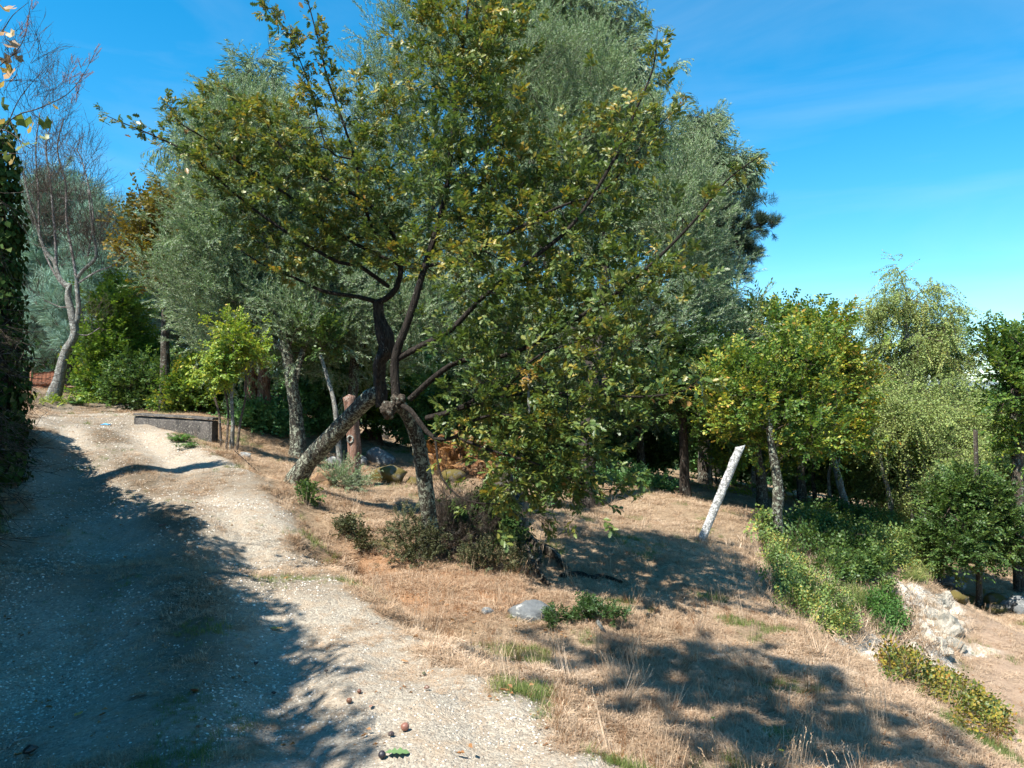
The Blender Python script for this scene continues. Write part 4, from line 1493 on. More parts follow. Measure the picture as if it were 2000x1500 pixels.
# trunks and dark limbs seen among them
for (px, Y, tops, r, lab, bk) in [
    (690, 12.3, [(692, 880, 12.3), (688, 820, 12.3), (682, 775, 12.3)], .115, 'cut-back reddish trunk with a knot hole, standing just behind the leaning oak', 'bark_red'),
]:
    t = simple_trunk(px, 0, Y, tops, r, r * .9)
    rt = empty('tree_stump', t[0][0], lab, 'stump')
    mb = MB()
    mb.tube(np.vstack([t[0][0] - (0, 0, .3), t[0]]), np.r_[r * 1.3, t[1]], 14, .15, step=.06)
    mb.build('trunk', M[bk], rt)
    mb = MB()
    kc = P(684, 858, 12.3 - r * .95)
    th = np.linspace(0, 2 * np.pi, 11)
    mb.tube([kc + .045 * np.array((math.cos(a), 0, math.sin(a) * 1.3)) for a in th], [.016] * 11, 6, cap=False)
    mb.build('knot', M['bark_pale'], rt)

tree('thin_tree', 'thin grey tree slanting left behind the leaning oak', 'tree', simple_trunk(665, 0, 14.0, [(655, 800, 14), (640, 740, 14.2), (625, 690, 14.4)], .05, .03), (), [(620, 660, 40, 40, 14.4, .6)], 14, 90, 'broad', 'broad', 'bark_pale', scale=1.1)

# twin reddish shaggy trunks
for px, lab, w in [(490, 'left one of two shaggy red-barked trunks behind the small yellow tree', .16), (516, 'right one of two shaggy red-barked trunks behind the small yellow tree', .17)]:
    tree('red_barked_tree', lab, 'tree', simple_trunk(px, 0, 16.5, [(px, 800, 16.5), (px - 2, 700, 16.5), (px - 4, 600, 16.8), (px - 5, 450, 17)], w, w * .6), (), [(px, 480, 60, 90, 18, 1.)], 24, 240,
         'broad', 'broad', 'bark_red', group=None, scale=1.6, spread=.7, sides=12, bumpy=.3)

# eucalypts and pines far behind
def far_tree(name, label, cat, px, Y, lobes, nb, ns, kind, mat, r0=.25, grp=None, **kw):
    topy = min(l[1] for l in lobes)
    tops = [(px, 800 - (800 - topy) * f, Y) for f in (.25, .5, .8)]
    return tree(name, label, cat, simple_trunk(px, 0, Y, tops, r0, r0 * .35), (), lobes, nb, ns, kind, mat, kw.pop('bark', 'bark'), kw.pop('twig', 'twig'), grp, rk=.012, tip=.012, sides=8, bumpy=.08, **kw)


EG = 'eucalypts far behind the olives'
far_tree('eucalyptus_tree', 'tallest eucalyptus, its rounded drooping top against the sky above the olives', 'tree', 1150, 31, [(1110, 90, 80, 90, 31, 2), (1190, 70, 60, 70, 31, 1.7), (1215, 160, 42, 110, 31, 1.5), (1060, 180, 90, 120, 31, 2.2), (1130, 280, 120, 120, 31, 2.2), (1250, 330, 60, 110, 31, 1.6)], 110, 3000, 'euca', 'euca', .3, EG, scale=1.5, spread=.9, droop=.35, up=.3)
far_tree('eucalyptus_tree', 'slender eucalyptus top against the sky at the right shoulder of the olives', 'tree', 1390, 30, [(1385, 270, 38, 65, 30, 1.2), (1400, 380, 42, 75, 30, 1.3), (1438, 335, 28, 34, 30, .7), (1350, 420, 60, 100, 30, 1.5), (1375, 520, 40, 90, 30, 1.4)], 80, 2100, 'euca', 'euca', .25, EG, scale=1.3, spread=.45, droop=.35, up=.3)
far_tree('eucalyptus_tree', 'eucalyptus with narrow pale top against the sky behind the left olive', 'tree', 490, 27, [(505, 170, 32, 48, 27, 1), (480, 250, 80, 80, 27, 1.6), (410, 320, 50, 90, 27, 1.3), (560, 280, 50, 80, 27, 1.4), (460, 400, 90, 110, 27, 1.8)], 80, 1700, 'euca', 'euca', .25, EG, scale=1.35, spread=.7, droop=.35, up=.3)
far_tree('pine_tree', 'pine with tufted green top above the middle oak at the top of the picture', 'tree', 1040, 29, [(1030, 40, 60, 60, 29, 1.5), (1090, 15, 60, 50, 29, 1.4), (985, 80, 60, 80, 29, 1.4), (1110, 170, 60, 70, 29, 1.4)], 70, 900, 'pine', 'pine', .28, None, scale=2.2, spread=.7, up=.6)
far_tree('pine_tree', 'dark pine whose needle tufts stick out into the sky right of the olives', 'tree', 1375, 24, [(1460, 392, 32, 7, 24, .3), (1500, 440, 16, 9, 24, .3), (1455, 446, 36, 8, 24, .3), (1455, 500, 26, 12, 24, .3), (1440, 535, 22, 9, 24, .3), (1415, 420, 26, 18, 24, .4), (1425, 480, 22, 14, 24, .4), (1385, 440, 30, 60, 24, .8), (1400, 600, 45, 25, 24, .8)], 90, 700, 'pine', 'pine_dark', .2, None, scale=1.25, spread=.12, up=.4, twig='twig_dark')
NG = 'bluish far trees on the left'
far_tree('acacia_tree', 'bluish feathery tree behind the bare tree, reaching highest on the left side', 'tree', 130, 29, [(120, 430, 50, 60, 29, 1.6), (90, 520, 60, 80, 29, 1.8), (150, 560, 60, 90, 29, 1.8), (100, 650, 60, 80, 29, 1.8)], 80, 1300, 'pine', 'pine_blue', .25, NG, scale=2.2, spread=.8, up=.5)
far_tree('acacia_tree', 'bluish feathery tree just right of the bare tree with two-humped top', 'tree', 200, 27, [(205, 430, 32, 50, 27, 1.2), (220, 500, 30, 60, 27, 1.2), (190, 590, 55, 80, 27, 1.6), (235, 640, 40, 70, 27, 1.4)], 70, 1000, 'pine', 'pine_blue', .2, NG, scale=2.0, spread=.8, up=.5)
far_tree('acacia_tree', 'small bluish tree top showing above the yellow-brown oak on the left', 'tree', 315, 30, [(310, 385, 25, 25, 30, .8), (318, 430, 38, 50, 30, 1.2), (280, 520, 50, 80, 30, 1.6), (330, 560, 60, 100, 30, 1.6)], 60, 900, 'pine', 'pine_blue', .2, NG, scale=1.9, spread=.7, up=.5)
# turning oak and leafy bushes beyond the track
far_tree('turning_oak_tree', 'yellow-brown turning oak between the bluish far trees and the left olive', 'tree', 322, 17, [(320, 450, 45, 45, 17, .8), (345, 420, 30, 30, 17, .6), (310, 500, 38, 35, 17, .7), (350, 500, 35, 40, 17, .7), (350, 360, 25, 30, 17, .5)], 50, 520, 'broad', 'brownoak', .12, None, scale=1.3, spread=.4, up=.3)
far_tree('maple_tree', 'bright green layered tree standing on the far side of the track crest', 'tree', 235, 19.5, [(232, 590, 38, 35, 19.5, .8), (240, 640, 40, 30, 19.5, .9), (230, 690, 60, 28, 19.5, 1), (200, 740, 45, 35, 19.5, 1), (265, 720, 60, 50, 19.5, 1.1), (250, 770, 90, 35, 19.5, 1.2)], 90, 1500, 'broad', 'maple', .12, None, scale=1.25, spread=.38, up=.35, tint=(.5, .35))

# small yellow-green tree on slender stems
yb = gpt(452, 878)
YT = (np.array([yb, P(455, 830, yb[1]), P(452, 780, yb[1]), P(456, 720, yb[1]), P(458, 660, yb[1])]), np.array([.035, .03, .028, .024, .018]))
YL = [(np.array([gpt(432, 875), P(428, 810, yb[1]), P(418, 760, yb[1]), P(430, 700, yb[1])]), np.array([.022, .02, .016, .01])),
      (np.array([gpt(462, 885), P(470, 820, yb[1]), P(480, 770, yb[1]), P(478, 700, yb[1])]), np.array([.025, .02, .016, .01])),
      (np.array([gpt(442, 880), P(446, 800, yb[1] + .1), P(436, 745, yb[1] + .1), P(440, 690, yb[1])]), np.array([.02, .018, .014, .01]))]
tree('small_tree', 'small yellow-green tree on slender stems at the right end of the concrete wall', 'tree', YT, YL, [(450, 635, 28, 16, yb[1], .35), (438, 670, 32, 22, yb[1], .4), (480, 668, 30, 26, yb[1], .4), (470, 705, 40, 22, yb[1], .4), (418, 708, 20, 22, yb[1], .25), (398, 722, 16, 12, yb[1], .2), (430, 735, 22, 20, yb[1], .25), (498, 690, 16, 30, yb[1], .2)],
     75, 330, 'broad', 'yellow', 'bark_pale', 'twig', scale=.75, spread=.13, up=.0, droop=.4, rk=.01, tip=.003, sides=8, limb_name='stem')

# bare tree at the crest
bb = gpt(103, 781)
BY = bb[1]
BTk = (np.array([bb, P(115, 740, BY), P(127, 690, BY), P(146, 652, BY), P(140, 610, BY), P(133, 580, BY), P(136, 555, BY)]), np.array([.15, .125, .105, .095, .085, .07, .06]))
BL = [limb([(134, 560, BY), (118, 545, BY), (105, 510, BY), (88, 490, BY), (72, 440, BY), (55, 380, BY), (45, 330, BY)], 0.056, .02),
      limb([(143, 650, BY), (153, 610, BY), (150, 560, BY), (150, 545, BY), (165, 525, BY), (184, 508, BY), (188, 490, BY), (180, 440, BY), (172, 370, BY)], 0.063, .02),
      limb([(110, 520, BY), (108, 470, BY), (104, 420, BY), (98, 350, BY), (90, 290, BY), (100, 240, BY)], 0.035, .012),
      limb([(150, 550, BY), (142, 500, BY), (130, 430, BY), (128, 360, BY), (112, 290, BY), (125, 230, BY)], 0.035, .012),
      limb([(150, 555, BY), (190, 530, BY), (225, 515, BY), (262, 470, BY)], 0.025, .01),
      limb([(138, 570, BY), (110, 540, BY), (80, 470, BY), (75, 380, BY), (70, 290, BY), (78, 220, BY)], 0.028, .012),
      limb([(172, 500, BY), (182, 420, BY), (165, 330, BY), (150, 290, BY)], 0.021, .01),
      limb([(134, 600, BY), (118, 600, BY), (85, 585, BY)], 0.021, .01), limb([(146, 650, BY), (170, 655, BY), (195, 640, BY)], 0.021, .01)]
tree('bare_tree', 'leafless tree with pale lichened leaning trunk at the crest of the track', 'tree', BTk, BL,
     [(85, 300, 55, 110, BY, .9), (130, 350, 60, 100, BY, .9), (170, 420, 50, 90, BY, .7), (60, 420, 50, 80, BY, .6), (110, 190, 50, 60, BY, .5), (200, 500, 60, 40, BY, .5), (140, 480, 60, 60, BY, .8), (190, 640, 30, 30, BY, .5), (90, 590, 30, 30, BY, .4)],
     190, 400, 'bare', 'twig', 'bark_pale', 'twig_grey', scale=1.15, spread=.12, up=.7, rk=.006, tip=.004, wander=.14, sides=14, crown_name='twigs', tipbias=.5)

# ------------------------------------------------------------------ right-hand trees
YG = 'young oaks along the right edge of the field'
tree('young_oak_tree', 'young oak with yellowing crown behind the top of the granite post', 'tree', simple_trunk(1487, 0, 17.0, [(1487, 940, 17), (1478, 870, 17), (1490, 790, 17), (1510, 720, 17)], .13, .06),
     [limb([(1485, 850, 17), (1540, 780, 17), (1590, 700, 17)], .05, .02), limb([(1480, 870, 17), (1440, 780, 17), (1430, 700, 17)], .05, .02)],
     [(1530, 700, 110, 70, 17, 1.3), (1600, 700, 60, 70, 17, 1.1), (1450, 700, 60, 60, 17, 1.1), (1540, 640, 50, 30, 17, .7), (1480, 650, 40, 30, 17, .6), (1590, 640, 30, 25, 17, .5), (1560, 790, 110, 60, 17, 1.3), (1440, 790, 70, 60, 17, 1.2), (1645, 740, 35, 60, 17, .9), (1650, 820, 40, 45, 17, .9), (1420, 860, 50, 35, 17, .8), (1600, 870, 60, 30, 17, .9), (1500, 620, 25, 18, 17, .5)],
     150, 2500, 'broad', 'oak2', 'bark', 'twig', YG, scale=1.25, spread=.45, up=.35, tint=(.6, .45), tmap=lambda p: .14 * smooth(6.0, 8.0, p[:, 0]) - .05)
ob_ = gpt(1522, 1062)
tree('young_oak_tree', 'young oak with black and white patched trunk at the edge of the green bank', 'tree', (np.array([ob_, P(1518, 1010, ob_[1]), P(1520, 960, ob_[1]), P(1514, 915, ob_[1]), P(1505, 860, ob_[1]), P(1500, 800, ob_[1])]), np.array([.085, .08, .095, .075, .06, .04])),
     (), [(1470, 820, 70, 50, ob_[1] + .4, .8), (1540, 845, 80, 40, ob_[1] + .5, .8), (1520, 750, 110, 70, ob_[1] + .8, .8), (1600, 800, 60, 60, ob_[1] + .6, .7), (1440, 750, 60, 50, ob_[1] + .6, .7), (1560, 690, 70, 40, ob_[1] + .8, .7)], 110, 1150, 'broad', 'oak2', 'bark_lichen', 'twig', YG, scale=.95, spread=.4, tint=(.5, .5))
tree('young_oak_tree', 'slim dark-trunked oak on the grass between the olives and the granite post', 'tree', simple_trunk(1337, 0, 15.5, [(1337, 940, 15.5), (1335, 860, 15.5), (1330, 770, 15.5), (1318, 690, 15.5)], .115, .06),
     [limb([(1335, 830, 15.5), (1300, 740, 15.5), (1280, 670, 15.5)], .04, .02)], [(1330, 740, 80, 70, 15.5, 1.1), (1270, 760, 70, 60, 15.5, 1.), (1380, 790, 60, 60, 15.5, 1.), (1300, 680, 70, 50, 15.6, 1.), (1400, 720, 60, 60, 15.6, 1.)],
     80, 950, 'broad', 'broad', 'bark_dark', 'twig_dark', YG, scale=1.15, spread=.4, tint=(.4, .35))
tree('young_oak_tree', 'brown-trunked oak at the far side of the field, left of the slim dark trunk', 'tree', simple_trunk(1254, 0, 20, [(1252, 900, 20), (1248, 820, 20), (1250, 750, 20)], .13, .07), (), [(1240, 790, 60, 40, 20, 1.2), (1260, 740, 70, 50, 20, 1.3)], 40, 480, 'olive', 'olive', 'bark', 'twig', YG, scale=1.3, spread=.5)
for px, Y, lab, r, tp in [(1566, 20, 'brown trunk standing in shade behind the green bank', .12, 850), (1620, 21, 'thin pale trunk between the brown trunk and the slanting grey one', .05, 900), (1474, 21, 'pale trunk close behind the granite post', .08, 860),
                          (1388, 22, 'thin pale sapling trunk left of the granite post', .05, 860), (1590, 22, 'thin dark trunk in the thicket behind the green bank', .06, 880)]:
    tree('young_oak_tree', lab, 'tree', simple_trunk(px, 0, Y, [(px - 2, 930, Y), (px + 3, tp, Y), (px, tp - 70, Y)], r, r * .6), (), [(px, tp - 60, 60, 45, Y, 1.2), (px + 10, tp - 110, 60, 45, Y, 1.2)], 34, 420, 'broad', 'broad', 'bark_pale' if 'pale' in lab else 'bark', 'twig', YG, scale=1.4, spread=.5, tint=(.4, .35))
# slanting dead grey trunk
q = np.array([at(1657, 18.5), P(1640, 940, 18.5), P(1628, 895, 18.5), P(1622, 868, 18.5)])
rt = empty('dead_tree', q[0], 'bare grey dead trunk slanting left behind the green bank', 'tree trunk')
mb = MB()
mb.tube(np.vstack([q[0] - (0, 0, .3), q]), [.1, .09, .08, .07, .06], 10, .2, step=.1)
mb.build('trunk', M['bark_pale'], rt)
mb = MB()
mb.tube([P(1634, 915, 18.5), P(1642, 890, 18.5)], [.03, .015], 6)
mb.build('branch_stub', M['bark_pale'], rt)

far_tree('birch_tree', 'tall birch with loose yellowish drooping crown against the sky on the right', 'tree', 1770, 22,
         [(1757, 532, 12, 16, 22, .4), (1750, 555, 30, 22, 22, .7), (1735, 585, 60, 26, 22, .9), (1810, 585, 55, 32, 22, 1.), (1700, 600, 30, 25, 22, .7), (1850, 620, 30, 35, 22, .7), (1760, 640, 110, 45, 22, 1.3), (1690, 690, 45, 40, 22, .8), (1830, 680, 60, 50, 22, 1.), (1770, 740, 120, 60, 22, 1.5), (1870, 720, 40, 40, 22, .8), (1740, 810, 110, 60, 22, 1.4), (1840, 790, 70, 50, 22, 1.1)],
         150, 2900, 'birch', 'birch', .16, None, scale=1.3, spread=.32, droop=.7, up=.3, bark='bark_pale', tint=(.5, .4))
for px, lab, tt in [(1742, 'left birch stem leaning left out of the thicket', [(1735, 960, 19.5), (1722, 910, 19.5), (1716, 860, 19.5)]), (1776, 'upright birch stem in the thicket below the tall birch', [(1774, 950, 19.5), (1770, 900, 19.5), (1768, 850, 19.5)]),
                    (1790, 'birch stem slanting right out of the thicket', [(1815, 970, 19.5), (1850, 945, 19.5), (1880, 910, 19.5)])]:
    tree('birch_tree', lab, 'tree', simple_trunk(px, 0, 19.5, tt, .07, .04), (), [(tt[-1][0], tt[-1][1] - 40, 60, 45, 19.7, 1.)], 30, 380, 'birch', 'birch', 'bark_pale', 'twig', 'birch stems in the right thicket', scale=1.3, spread=.5, droop=.5)
far_tree('oak_tree', 'oak with clear leafy outline at the right edge of the picture', 'tree', 1985, 15.5, [(1960, 680, 28, 45, 15.5, .5), (1985, 700, 40, 60, 15.5, .7), (1955, 760, 22, 30, 15.5, .4), (1990, 790, 35, 60, 15.5, .7), (2040, 720, 60, 90, 15.5, 1), (1985, 850, 30, 40, 15.5, .6)],
         80, 900, 'broad', 'oak2', .12, None, scale=1.05, spread=.3, tint=(.3, .3))
far_tree('bushy_tree', 'low dark green tree on a short trunk above the mossy stones at the right', 'tree', 1905, 14.6, [(1870, 1040, 75, 50, 14.6, .9), (1930, 1010, 70, 50, 14.6, .9), (1880, 970, 60, 40, 14.8, .8), (1835, 1060, 35, 30, 14.4, .5), (1950, 1070, 60, 30, 14.5, .8), (1985, 1030, 40, 50, 14.6, .8), (1885, 1085, 60, 22, 14.4, .6)],
         100, 1900, 'broad', 'broad', .05, None, scale=.85, spread=.22, up=.3, tint=(.55, .35))


# ------------------------------------------------------------------ shrubs
def shrub(name, label, cat, px, Y, lobes, ns, kind='broad', mat='broad', group=None, scale=1.0, spread=.3, nb=None, up=.4, tint=(.5, .35), twig='twig', stems=3):
    b = at(px, Y)
    b[2] = float(zg(np.array([b[0]]), np.array([b[1]]))[0])
    root = empty(name, b, label, cat, group)
    T = lobe_points(lobes, nb or max(12, ns // 12), .2)
    T[:, 2] = np.maximum(T[:, 2], zg(T[:, 0], T[:, 1]) + .05)
    top = T[:, 2].max()
    mb = MB()
    sk = []
    for k in range(stems):
        e = T[int(rng.integers(len(T)))]
        s0 = np.array((b[0] + (e[0] - b[0]) * .3, b[1] + (e[1] - b[1]) * .3, 0))
        s0[2] = float(zg(s0[:1], s0[1:2])[0]) - .05
        q = np.array([s0, (s0 + e) / 2 + rng.normal(size=3) * .05, e])
        r = np.array([.02, .014, .006]) * max(1, (top - b[2]) / 1.2)
        mb.tube(q, r, 5, step=.15)
        sk.append((q, r, 0))
    mb.build('stems', M[twig], root)
    br = grow(sk, T, .01, .12, tip=.003)
    if br:
        mb = MB()
        for pl, rr in br: mb.tube(pl, rr, 3, cap=False)
        mb.build('branches', M[twig], root, kind='stuff')
    else:
        br = [(sk[0][0], None)]
    c = T[rng.integers(len(T), size=ns)] + rng.normal(size=(ns, 3)) * spread * .5
    c[:, 2] = np.maximum(c[:, 2], zg(c[:, 0], c[:, 1]) + .03)
    ctr = T.mean(0)
    D = (c - ctr) / (np.abs(c - ctr).max() + .1) + rng.normal(size=(ns, 3)) * .5
    D[:, 2] += up
    tv = tint[0] + tint[1] * rng.normal(size=ns) * .6 + (vnoise(c[:, 0], c[:, 2] + c[:, 1], .5, 8) - .5) * tint[1]
    scatter('foliage', c, dir_rot(D), scale * rng.uniform(.7, 1.25, ns), tv, kind, mat, twig, root)
    return root


UG = 'dark undergrowth bushes along the far edge of the field'
shrub('bush', 'green bush behind the left end of the concrete wall', 'bush', 300, 18.5, [(290, 760, 60, 45, 18.5, 1), (320, 790, 50, 25, 18.5, .9)], 700, 'broad', 'broad', UG, 1.2)
shrub('bush', 'brown-tinged bush behind the right half of the concrete wall', 'bush', 375, 17.5, [(375, 780, 50, 35, 17.5, .9), (400, 740, 40, 40, 17.8, .8)], 620, 'broad', 'oak2', UG, 1.1, tint=(.4, .4))
shrub('bush', 'olive-green bush between the concrete wall and the red-barked trunks', 'bush', 440, 18.5, [(430, 780, 60, 70, 18.5, 1.2), (480, 840, 50, 40, 18.5, 1)], 760, 'broad', 'broad', UG, 1.3)
shrub('bush', 'dark low bush between the yellow tree and the lichened olive trunk', 'bush', 530, 16.5, [(530, 860, 60, 40, 16.5, .8), (500, 870, 50, 30, 16.5, .7)], 620, 'broad', 'broad_dark', UG, 1.1)
shrub('bush', 'shaded bush behind the leaning trunk', 'bush', 620, 18.5, [(620, 800, 70, 60, 18.5, 1.3), (640, 740, 60, 50, 18.7, 1.1)], 800, 'broad', 'broad_dark', UG, 1.3)
shrub('bush', 'bush with turning leaves between leaning trunk and the front oak', 'bush', 740, 19, [(720, 760, 70, 50, 19, 1.2), (770, 800, 60, 50, 19, 1.2)], 800, 'broad', 'oak2', UG, 1.3, tint=(.4, .4))
shrub('bush', 'tangled dark bush behind the front oak trunk', 'bush', 880, 18.5, [(860, 840, 80, 60, 18.5, 1.2), (920, 790, 80, 60, 18.7, 1.2)], 950, 'broad', 'broad_dark', UG, 1.3)
shrub('bush', 'reddish brown dying bush in the gloom right of the front oak', 'bush', 1000, 18.5, [(1000, 850, 80, 50, 18.5, 1.1)], 520, 'broad', 'brownoak', UG, 1.2, tint=(.75, .3))
shrub('bush', 'leafy dark bush behind the big olive trunk', 'bush', 1110, 20, [(1100, 830, 90, 70, 20, 1.3), (1160, 870, 60, 40, 20, 1)], 900, 'broad', 'broad_dark', UG, 1.4)
shrub('bush', 'glossy green bush left of the brown oak trunk at the far edge', 'bush', 1200, 22, [(1200, 850, 70, 60, 22, 1.2), (1290, 870, 60, 50, 22, 1.2)], 900, 'broad', 'broad', UG, 1.5, tint=(.55, .35))
shrub('bush', 'dark bush closing the gap behind the granite post', 'bush', 1400, 25.5, [(1390, 850, 80, 60, 25.5, 1.3), (1450, 890, 80, 50, 25.5, 1.3)], 900, 'broad', 'broad_dark', UG, 1.7)
shrub('bush', 'dark bush behind the trunks right of the granite post', 'bush', 1550, 24, [(1540, 880, 90, 60, 24, 1.4), (1600, 920, 60, 50, 24, 1.2)], 950, 'broad', 'broad_dark', UG, 1.6)
shrub('bush', 'twiggy thicket below the birch, left half', 'bush', 1690, 22, [(1680, 920, 70, 60, 22, 1.3), (1700, 860, 70, 60, 22, 1.3)], 1000, 'broad', 'birch', UG, 1.3, tint=(.25, .3))
shrub('bush', 'yellow-green thicket below the birch, right half', 'bush', 1820, 20.5, [(1820, 880, 90, 70, 20.5, 1.4), (1880, 830, 70, 50, 20.5, 1.1), (1760, 960, 60, 50, 20.3, 1)], 2000, 'birch', 'birch', UG, 1.4, tint=(.3, .3))
shrub('bush', 'pale green bush at the right edge above the dark tree', 'bush', 1960, 17.5, [(1950, 930, 60, 60, 17.5, 1), (1990, 960, 50, 70, 17.5, 1), (1900, 940, 60, 50, 18, 1.)], 1000, 'birch', 'birch', UG, 1.3, tint=(.35, .35))
# the wood beyond, one mass
N = 15000
xs = rng.uniform(-34, 44, N)
ys = 31 + rng.random(N) * 9
hb = H0(xs, ys)
hmax = 4.6 + 3.2 * vnoise(xs, xs * 0, 4.5, 60) - 2.4 * smooth(12, 16, xs)
zz = hb + rng.random(N) ** .8 * hmax
scatter('woodland', np.stack([xs, ys, zz], 1), dir_rot(rng.normal(size=(N, 3)) + np.array((0, -.5, .3))), rng.uniform(2.5, 4.2, N), rng.random(N) * .8, 'broad', 'broad_dark', 'twig_dark')

# bank shrubs: brambles hugging the slope
def bramble_patch(name, label, cat, spots, ns, kind, mat, group, scale, hmax, tint=(.5, .4), n_stem=5):
    w = np.array([q[2] * q[3] for q in spots], float)
    w /= w.sum()
    pts = []
    for k in range(ns):
        px, py, rx, ry = spots[int(rng.choice(len(spots), p=w))]
        a, r_ = rng.uniform(0, 6.283), math.sqrt(rng.random()) * (rng.uniform(.7, 1.1) if rng.random() < .78 else rng.uniform(1.0, 2.0))
        g = gpt(px + math.cos(a) * rx * r_, py + math.sin(a) * ry * r_)
        g[2] += hmax * rng.random() ** 1.3 * max(.15, 1 - .6 * r_ * r_) + .03
        pts.append(g)
    pts = np.array(pts)
    base = pts[int(np.argmin(pts[:, 2]))].copy()
    base[2] = float(zg(base[:1], base[1:2])[0])
    root = empty(name, base, label, cat, group)
    D = rng.normal(size=(ns, 3)) * .6 + np.array((.1, -.15, .6))
    tv = tint[0] + tint[1] * rng.normal(size=ns) * .5 + (vnoise(pts[:, 0], pts[:, 1], .35, 8) - .5) * tint[1] * 1.3
    scatter('foliage', pts, dir_rot(D), scale * rng.uniform(.45, 1.55, ns), tv, kind, mat, 'twig', root)
    mb = MB()
    for k in range(n_stem):
        q = pts[int(rng.integers(ns))].copy()
        d = rng.normal(size=3) * .1
        q2 = q + d
        q3 = q + d * 1.8 + (0, 0, .05)
        q[2] = float(zg(q[:1], q[1:2])[0]) - .02
        mb.tube([q, q2 + (0, 0, .06), q3], [.004, .003, .002], 4, step=.08, cap=False)
    mb.build('stems', M['twig'], root)
    return root


BG = 'bramble clumps on the green bank'
SGp = 'dark shrubs in the shade of the bank'
for spots, ns, kd, mt, sc, hm, tn, gr, lab in [
    ([(1505, 1048, 26, 16)], 170, 'bramble', 'bramble', .6, .3, .5, BG, 'fresh green bramble at the foot of the black and white trunk'),
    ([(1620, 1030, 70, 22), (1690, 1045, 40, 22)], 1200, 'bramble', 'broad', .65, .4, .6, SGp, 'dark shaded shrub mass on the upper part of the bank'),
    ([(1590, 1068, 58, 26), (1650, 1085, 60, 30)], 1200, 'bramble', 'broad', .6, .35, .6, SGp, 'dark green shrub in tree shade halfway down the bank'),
    ([(1520, 1090, 28, 34), (1550, 1140, 36, 28)], 700, 'bramble', 'bramble', .4, .13, .7, BG, 'sunlit bramble along the field edge, uppermost of the strip'),
    ([(1575, 1170, 44, 28), (1612, 1190, 44, 26)], 850, 'bramble', 'bramble', .38, .12, .75, BG, 'sunlit bramble in the middle of the strip along the field edge'),
    ([(1640, 1225, 30, 26), (1612, 1215, 27, 20)], 460, 'bramble', 'bramble', .34, .1, .65, BG, 'bramble at the lower end of the strip, above the white scar'),
    ([(1730, 1045, 55, 24), (1775, 1080, 45, 28), (1740, 1085, 50, 24)], 1500, 'bramble', 'bramble', .6, .35, .5, BG, 'light green brambles on the far shoulder of the bank'),
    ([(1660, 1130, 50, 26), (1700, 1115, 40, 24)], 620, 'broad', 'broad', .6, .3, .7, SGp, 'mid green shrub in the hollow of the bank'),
    ([(1725, 1205, 34, 24), (1742, 1234, 28, 14), (1705, 1190, 18, 12)], 420, 'bramble', 'fern', .42, .2, .4, None, 'round bluish-green bush between the two white scars'),
    ([(1730, 1160, 13, 9)], 50, 'bramble', 'bramble', .5, .15, .4, BG, 'single small green tuft above the round bush'),
    ([(1815, 1112, 28, 16)], 200, 'bramble', 'bramble', .7, .2, .6, BG, 'bramble at the far right end of the bank top'),
    ([(1665, 1180, 24, 12), (1790, 1130, 20, 10)], 160, 'grass', 'grass', 1.6, .05, .7, None, 'yellow-green grass tufts between the shrubs on the bank'),
    ([(1775, 1330, 26, 14), (1745, 1320, 16, 8)], 150, 'bramble', 'bramble_y', .42, .15, .4, 'y', 'green and brown bramble at the top end of the yellow strip on the near edge'),
    ([(1850, 1368, 36, 20), (1820, 1350, 26, 14)], 330, 'bramble', 'bramble_y', .38, .18, .55, 'y', 'yellow-leaved bramble in the middle of the near edge'),
    ([(1910, 1408, 30, 20), (1940, 1440, 20, 14)], 230, 'bramble', 'bramble_y', .42, .18, .5, 'y', 'yellow and green bramble at the bottom end of the near edge'),
]:
    nm = 'bramble' if kd == 'bramble' else ('bush' if 'bush' in lab else 'grass_tuft' if kd == 'grass' else 'shrub')
    bramble_patch(nm, lab, nm.replace('_', ' '), spots, ns, kd, mt, 'yellowing brambles on the near edge of the drop' if gr == 'y' else gr, sc, hm, (tn, .6))

pts = []
for k in range(900):
    t = rng.random()
    px = 1495 + 330 * t + rng.normal() * 45
    py = 1075 + 190 * t + rng.normal() * 35
    pts.append(gpt(px, py))
pts = np.array(pts)
scatter('bank_dry_grass', pts, up_rot(len(pts), .3), rng.uniform(.9, 2.0, len(pts)), rng.random(len(pts)), 'dry', 'dry')
scatter('bank_dead_stems', pts[::9] + (0, 0, .02), up_rot(len(pts[::9]), .4), rng.uniform(.5, .9, len(pts[::9])), rng.random(len(pts[::9])), 'tallgrass', 'dry')

# growth round the front oak and old roots
shrub('ground_shrub', 'small-leaved shrub hugging the foot of the front oak trunk', 'shrub', 815, 8.3, [(800, 1040, 40, 25, 8.4, .3), (830, 1075, 45, 22, 8.2, .3), (780, 1070, 30, 18, 8.2, .2)], 420, 'broad', 'scrub', None, .28, .14, tint=(.4, .4))
shrub('ivy_clump', 'dark ivy clump on the old roots right of the front oak', 'ivy', 960, 9.0, [(915, 1015, 45, 24, 9.2, .4), (970, 1010, 35, 32, 9.2, .4), (950, 975, 26, 26, 9.5, .35), (990, 1045, 30, 22, 8.9, .3)], 760, 'ivy', 'ivy', None, .42, .15, tint=(.35, .4))
shrub('dry_brush', 'mound of dry brown brush between the front oak and the ivy clump', 'brush', 900, 9.0, [(885, 1055, 34, 22, 8.9, .3), (930, 1060, 34, 18, 8.8, .3), (880, 1010, 25, 30, 9.2, .3)], 420, 'bare', 'twig', None, .55, .16, twig='twig_grey')
shrub('dry_brush', 'low brown scrub with dead leaves below the ivy clump roots', 'brush', 960, 8.2, [(950, 1085, 50, 14, 8.1, .25), (1010, 1090, 30, 14, 8.0, .2)], 330, 'broad', 'scrub', None, .3, .14, tint=(.6, .4))
